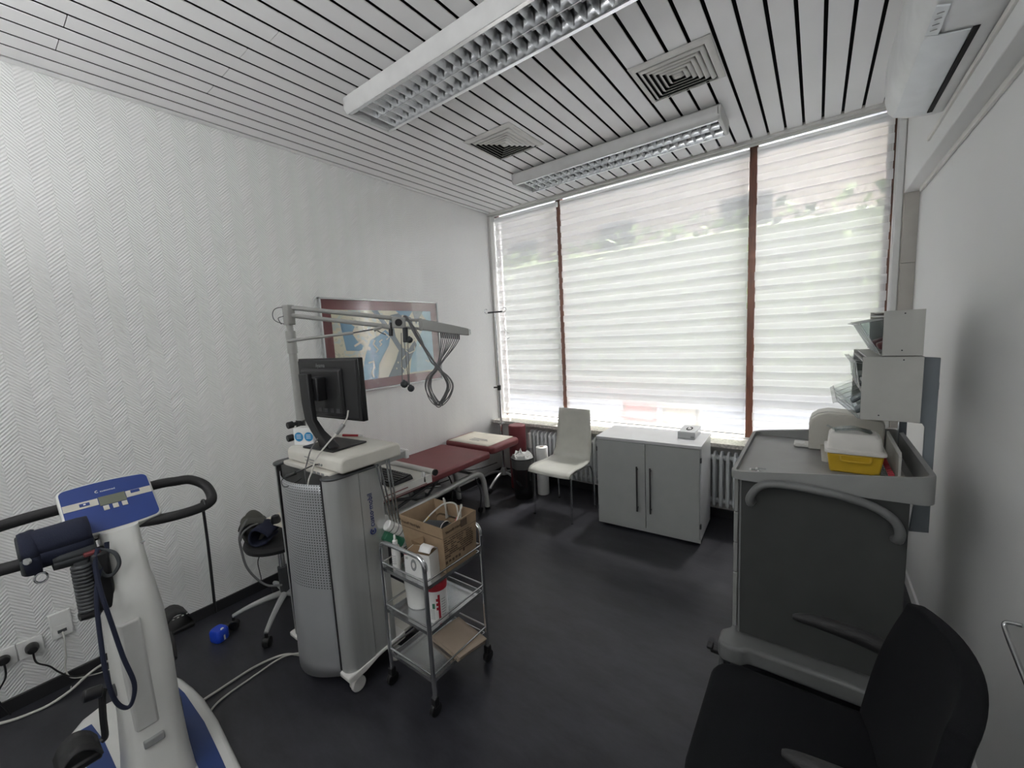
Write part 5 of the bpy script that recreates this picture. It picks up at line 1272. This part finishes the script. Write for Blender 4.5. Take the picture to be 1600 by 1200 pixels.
# ------------------------------------------------------------------ exercise bike
bi = thing('exercise_bike', 'white exercise bike with blue control console and black looped handlebar', 'exercise bike', (-2.0, .26, 0))
outl = [(-2.50, .17), (-2.475, .12), (-2.40, .06), (-2.25, .05), (-1.9, .05), (-1.5, .06), (-1.5, .43), (-1.65, .432), (-1.80, .444), (-1.975, .458), (-2.15, .462), (-2.27, .454), (-2.38, .440), (-2.455, .420), (-2.49, .36)]
MB().prism(outl, 'z', .0, .055).build('base', 'bike_white', bi, bevel=.018, seg=4)
def band(pts_o, pts_i, name, mat, z=.0555):
    n = len(pts_o)
    vs = [(p[0], p[1], z) for p in pts_o] + [(p[0], p[1], z) for p in pts_i]
    vs += [(p[0], p[1], z + .0015) for p in pts_o] + [(p[0], p[1], z + .0015) for p in pts_i]
    fs = []
    for i in range(n - 1):
        fs += [(i, i + 1, n + i + 1, n + i), (2 * n + i, 2 * n + i + 1, 3 * n + i + 1, 3 * n + i), (i, i + 1, 2 * n + i + 1, 2 * n + i), (n + i, n + i + 1, 3 * n + i + 1, 3 * n + i)]
    MB().add(vs, fs).build(name, mat, bi)
band([(-2.40, .405), (-2.25, .418), (-2.0, .418), (-1.8, .404), (-1.65, .392), (-1.50, .390)], [(-2.40, .375), (-2.25, .352), (-2.0, .348), (-1.8, .338), (-1.65, .330), (-1.50, .33)], 'blue_stripe', 'blue_base')
band([(-2.40, .105), (-2.25, .095), (-2.0, .09), (-1.8, .09), (-1.50, .09)], [(-2.40, .14), (-2.25, .155), (-2.0, .16), (-1.8, .16), (-1.50, .16)], 'blue_stripe', 'blue_base')
# column: lofted shell that swells towards the floor
def col_ring(z, xc, yc, wx, wy, r):
    return [(xc + p[0], yc + p[1], z) for p in rrect(wx, wy, r, n=4)]
MB().loft([col_ring(.05, -1.93, .252, .30, .175, .05), col_ring(.14, -1.93, .253, .26, .165, .05), col_ring(.30, -1.94, .257, .22, .155, .05), col_ring(.50, -1.955, .262, .20, .158, .05), col_ring(.66, -1.965, .264, .19, .150, .05), col_ring(.78, -1.975, .266, .17, .125, .045), col_ring(.80, -1.975, .267, .155, .115, .045), col_ring(.88, -1.995, .268, .12, .108, .035), col_ring(.972, -2.022, .270, .10, .104, .03)]).build('column', 'bike_white', bi, sharp=60)
MB().loft([[(-1.862, .192, .30), (-1.826, .205, .30), (-1.826, .262, .30), (-1.862, .275, .30)], [(-1.878, .195, .50), (-1.850, .205, .50), (-1.850, .262, .50), (-1.88, .275, .50)], [(-1.895, .200, .68), (-1.860, .210, .68), (-1.860, .262, .68), (-1.90, .272, .68)]]).build('front_inlay', 'bike_panel', bi, bevel=.006)
MB().box(-1.845, -1.812, .212, .268, .235, .262).build('lower_inlay_edge', 'trolley', bi, bevel=.004)
MB().box(-1.985, -1.905, .178, .222, .735, .935).build('guide_block', 'blackp', bi, bevel=.008)
bel = MB()
for i in range(13):
    zz = .755 + i * .0125
    bel.tube([(-1.93 + .021 * math.cos(a), .158 + .021 * math.sin(a), zz) for a in [2 * PI * k / 14 for k in range(14)]], .0072, n=8, closed=True, sm=1)
bel.cyl((-1.93, .158, .735), (-1.93, .158, .92), .018)
stuff(bel.build('bellows', 'darkgrey', bi))
MB().cyl((-1.93, .158, .728), (-1.93, .158, .748), .030, n=20).build('bellows_foot', 'blackp', bi, bevel=.003)
MB().tube([(-1.905, .175, .735), (-1.90, .155, .742), (-1.895, .130, .745)], .010, n=10, rfun=lambda t: 1.2 - .4 * t).build('height_lever', 'blackp', bi)
for (zz, hh) in ((.912, .0), (.905, .0)):
    MB().box(-1.962, -1.955, .285, .312 - (.9 - zz), zz - .004, zz - .0025).build('type_mark', 'grey_text', bi)
# console: tilted rounded slab
xd = Vector((0, 1, 0)); yd = Vector((-2.155 + 2.01, 0, 1.115 - .975)).normalized(); zd = xd.cross(yd)
if zd.z < 0: zd = -zd
cc = Vector((-2.080, .270, 1.046))
def CM(): return Matrix(((xd.x, yd.x, zd.x, cc.x), (xd.y, yd.y, zd.y, cc.y), (xd.z, yd.z, zd.z, cc.z), (0, 0, 0, 1)))
def bowed(w, h, bow, r=.016, n=5):
    pts = rrect(w, h, r, n=n)
    out_ = []
    sub = []
    for i in range(len(pts)):
        a = pts[i]; b = pts[(i + 1) % len(pts)]
        sub.append(a)
        if abs(a[0] - b[0]) > .05:
            for k in range(1, 8): sub.append((a[0] + (b[0] - a[0]) * k / 8, a[1] + (b[1] - a[1]) * k / 8))
    for x, y in sub:
        out_.append((x, y + math.copysign(1, y) * bow * (1 - (2 * x / w) ** 2)))
    return out_
body = MB().prism(bowed(.252, .200, .010), 'z', -.034, 0).build('console', 'bike_white', bi, xf=CM(), bevel=.006, seg=3)
MB().prism(bowed(.240, .188, .009), 'z', .0005, .0020).build('blue_face', 'blue', body, xf=CM())
def cbox(x0, x1, y0, y1, name, mat, z=.0035, par=None):
    return MB().box(x0, x1, y0, y1, .001, z).build(name, mat, par or body, xf=CM())
cbox(-.119, -.030, .006, .034, 'cream_stripe', 'cream_print', .0032)
cbox(.046, .119, .006, .034, 'cream_stripe', 'cream_print', .0032)
cbox(-.028, .044, -.002, .036, 'display', 'lcd', .0040)
for i, x in enumerate((-.022, .003, .028)):
    cbox(x, x + .015, -.024, -.005, 'button', 'cream_print', .0045)
cbox(-.078, -.052, .014, .026, 'arrow_key', 'blue', .0045)
cbox(.060, .086, .020, .032, 'arrow_key', 'blue', .0045)
cbox(-.068, -.062, .018, .023, 'arrow_mark', 'white_plastic', .0050)
text('console_name', 'customed', .0105, 'white_plastic', body, CM() @ Matrix.Translation((-.018, .058, .0022)), .0003)
MB().tube([(-.026 + .0045 * math.cos(a), .0625 + .0045 * math.sin(a), .0026) for a in [math.radians(60 + 250 * i / 8) for i in range(9)]], .0012, n=6, sm=1).build('console_logo', 'white_plastic', body, xf=CM())
# small fittings on the lower edge of the console
MB().cyl((-.045, -.103, -.017), (-.045, -.122, -.020), .0085, n=14).build('cable_plug', 'darkgrey', body, xf=CM(), bevel=.002)
MB().cyl((-.020, -.104, -.014), (-.020, -.110, -.014), .009, n=14).build('knob', 'silver', body, xf=CM(), bevel=.001)
MB().box(.030, .048, -.1085, -.1060, -.024, -.010).build('emblem', 'grey_text', body, xf=CM())
hb = [(-2.16, .27, 1.050), (-2.160, 0.422, 1.053), (-2.155, .48, 1.048), (-2.15, .53, 1.040), (-2.12, .572, 1.005), (-2.06, .572, .965), (-2.03, .545, .950), (-2.01, .48, .948), (-2.02, .38, .952), (-2.065, .27, .960),
      (-2.02, .16, .953), (-2.0, .06, .949), (-2.01, -.01, .949), (-2.03, -.035, .952), (-2.06, -.055, .97), (-2.12, -.055, 1.01), (-2.15, -.02, 1.040), (-2.155, .05, 1.050), (-2.16, .16, 1.052)]
MB().tube(hb, .0190, n=14, closed=True, sm=5).build('handlebar', 'rubber', bi)
MB().box(-2.10, -2.03, .22, .32, .90, .975).build('bar_clamp', 'bike_white', bi, bevel=.010)
# cranks and pedals
MB().cyl((-1.93, .345, .43), (-1.93, .165, .43), .022).build('crank_axle', 'darkgrey', bi, bevel=.003)
MB().tube([(-1.93, .158, .455), (-1.925, .148, .44), (-1.92, .140, .36), (-1.915, .136, .30), (-1.915, .125, .290)], .010, n=8).build('crank', 'blackp', bi)
MB().cyl((-1.92, .150, .46), (-1.92, .105, .47), .020, n=14).build('axle_cover', 'blackp', bi, bevel=.004)
pdl = MB().box(-1.965, -1.855, .025, .120, .270, .298).build('pedal', 'blackp', bi, bevel=.008)
MB().grid(lambda u, v: (-1.965 + .11 * v, .02 + .10 * u, .285 + .052 * math.sin(PI * u) ** .7), 8, 3).build('pedal_strap', 'rubber', pdl, solid=.006)
MB().tube([(-1.93, .345, .43), (-2.0, .36, .445), (-2.08, .37, .455)], .010, n=8).build('crank', 'blackp', bi)
pdl = MB().box(-2.255, -2.135, .372, .470, .400, .424).build('pedal', 'blackp', bi, bevel=.008)
MB().grid(lambda u, v: (-2.255 + .10 * v, .362 + .11 * u, .415 + .065 * math.sin(PI * u) ** .7), 8, 3).build('pedal_strap', 'rubber', pdl, solid=.006)
for i in range(4):
    MB().box(-2.148, -2.146, .398 + i * .016, .405 + i * .016, .466, .470).build('strap_stitch', 'white_plastic', pdl)
MB().tube([(-2.1, .355, .10), (-2.05, .36, .17), (-2.0, .355, .22), (-1.98, .352, .16), (-2.03, .356, .09), (-2.1, .36, .06)], .004, n=6).build('coiled_wire', 'cable_grey', bi)

cu2 = thing('arm_cuff', 'navy and grey arm cuff hanging over the handlebar left of the console', 'cuff', (-1.99, .12, .95))
def cufn(cy, wy, rx, rz, zc, name, mat):
    def fn(u, v):
        a = 2 * PI * u
        e = 1 - .10 * abs(2 * v - 1) ** 3
        return (-1.985 + rx * e * math.cos(a), cy + wy * (v - .5), zc + rz * e * math.sin(a) * (1 + .08 * math.sin(2 * a + 3 * v)))
    b_ = MB().grid(fn, 24, 6)
    return b_.build(name, mat, cu2, solid=.006)
cufn(.125, .14, .052, .066, .985, 'cuff_body', 'navy')
cufn(.058, .035, .056, .074, .980, 'cuff_end', 'navy')
cufn(.040, .006, .050, .066, .978, 'cuff_rim', 'slate')
cufn(.150, .10, .055, .040, .940, 'grey_webbing', 'slate')
MB().cyl((-1.93, .052, .975), (-1.925, .046, .975), .010, n=14).build('rivet', 'silver', cu2)
MB().tube([(-1.945, .07 + .014 * math.cos(a), .905 + .016 * math.sin(a)) for a in [2 * PI * i / 10 for i in range(10)]], .003, n=6, closed=True, sm=2).build('metal_ring', 'chrome', cu2)
MB().box(-1.935, -1.915, .165, .205, .932, .945).build('red_tag', 'maroon', cu2, bevel=.003)
lw = thing('console_cable', 'dark cable hanging in a long loop in front of the bike column', 'cable', (-1.83, .19, .7))
lpts = [(-1.935, .225, .955), (-1.925, .215, .90), (-1.90, .190, .87), (-1.86, .170, .80), (-1.825, .160, .70), (-1.80, .155, .58), (-1.795, .163, .48), (-1.795, .182, .435), (-1.795, .200, .44), (-1.795, .213, .50), (-1.81, .200, .60), (-1.83, .190, .72), (-1.86, .183, .82), (-1.90, .185, .90), (-1.92, .20, .95)]
MB().tube(lpts, .0065, n=8).build('wire', 'navy', lw)
MB().tube([(-1.93, .205, .94), (-1.905, .235, .92), (-1.895, .240, .88), (-1.90, .220, .85), (-1.905, .20, .86), (-1.91, .19, .92)], .006, n=8).build('short_loop', 'slate', lw)
cd = thing('hanging_cord', 'thin black cord hanging from the right bend of the handlebar', 'cord', (-2.03, .52, .95))
MB().tube([(-2.03 + .022 * math.cos(a), .530 + .004 * math.sin(a), .950 + .022 * math.sin(a)) for a in [2 * PI * i / 12 for i in range(12)]], .005, n=6, closed=True, sm=1).build('loop', 'blackp', cd)
MB().tube([(-2.03, .528, .930), (-2.03, .527, .80), (-2.035, .523, .60), (-2.04, .520, .47)], .0055, n=8).build('cord', 'blackp', cd)

bb_ = thing('blue_plug_box', 'small bright blue plastic block lying on the floor by the bike', 'block', (-2.60, .665, 0), rz=math.radians(20))
MB().loft([[(p[0], p[1], z) for p in rrect(.075 * k_, .070 * k_, .018)] for z, k_ in ((0, .9), (.012, 1.0), (.055, 1.0), (.068, .85))]).build('block', 'bright_blue', bb_, local=True, bevel=.002)
MB().box(.036, .0385, -.004, .004, .008, .035).build('white_mark', 'white_plastic', bb_, local=True)
MB().cyl((.026, 0, .0655), (.030, 0, .0675), .009, n=14).build('round_mark', 'white_plastic', bb_, local=True)
wc = thing('floor_cable', 'pale cable running over the floor from the cart, the upper one', 'cable', (-2.1, .7, 0))
MB().tube([(-1.95, .90, .007), (-2.047, .869, .007), (-2.161, .811, .007), (-2.207, .692, .007), (-2.203, .539, .007), (-2.195, .455, .007), (-2.15, .44, .007)], .0055, n=8).build('wire', 'cable_white', wc)
wc = thing('floor_cable', 'thinner pale cable crossing on the floor, the lower one', 'cable', (-2.1, .6, 0))
MB().tube([(-1.93, .93, .018), (-2.06, .875, .018), (-2.135, .79, .020), (-2.150, .66, .006), (-2.135, .52, .006), (-2.10, .46, .006)], .0042, n=8).build('wire', 'cable_white', wc)
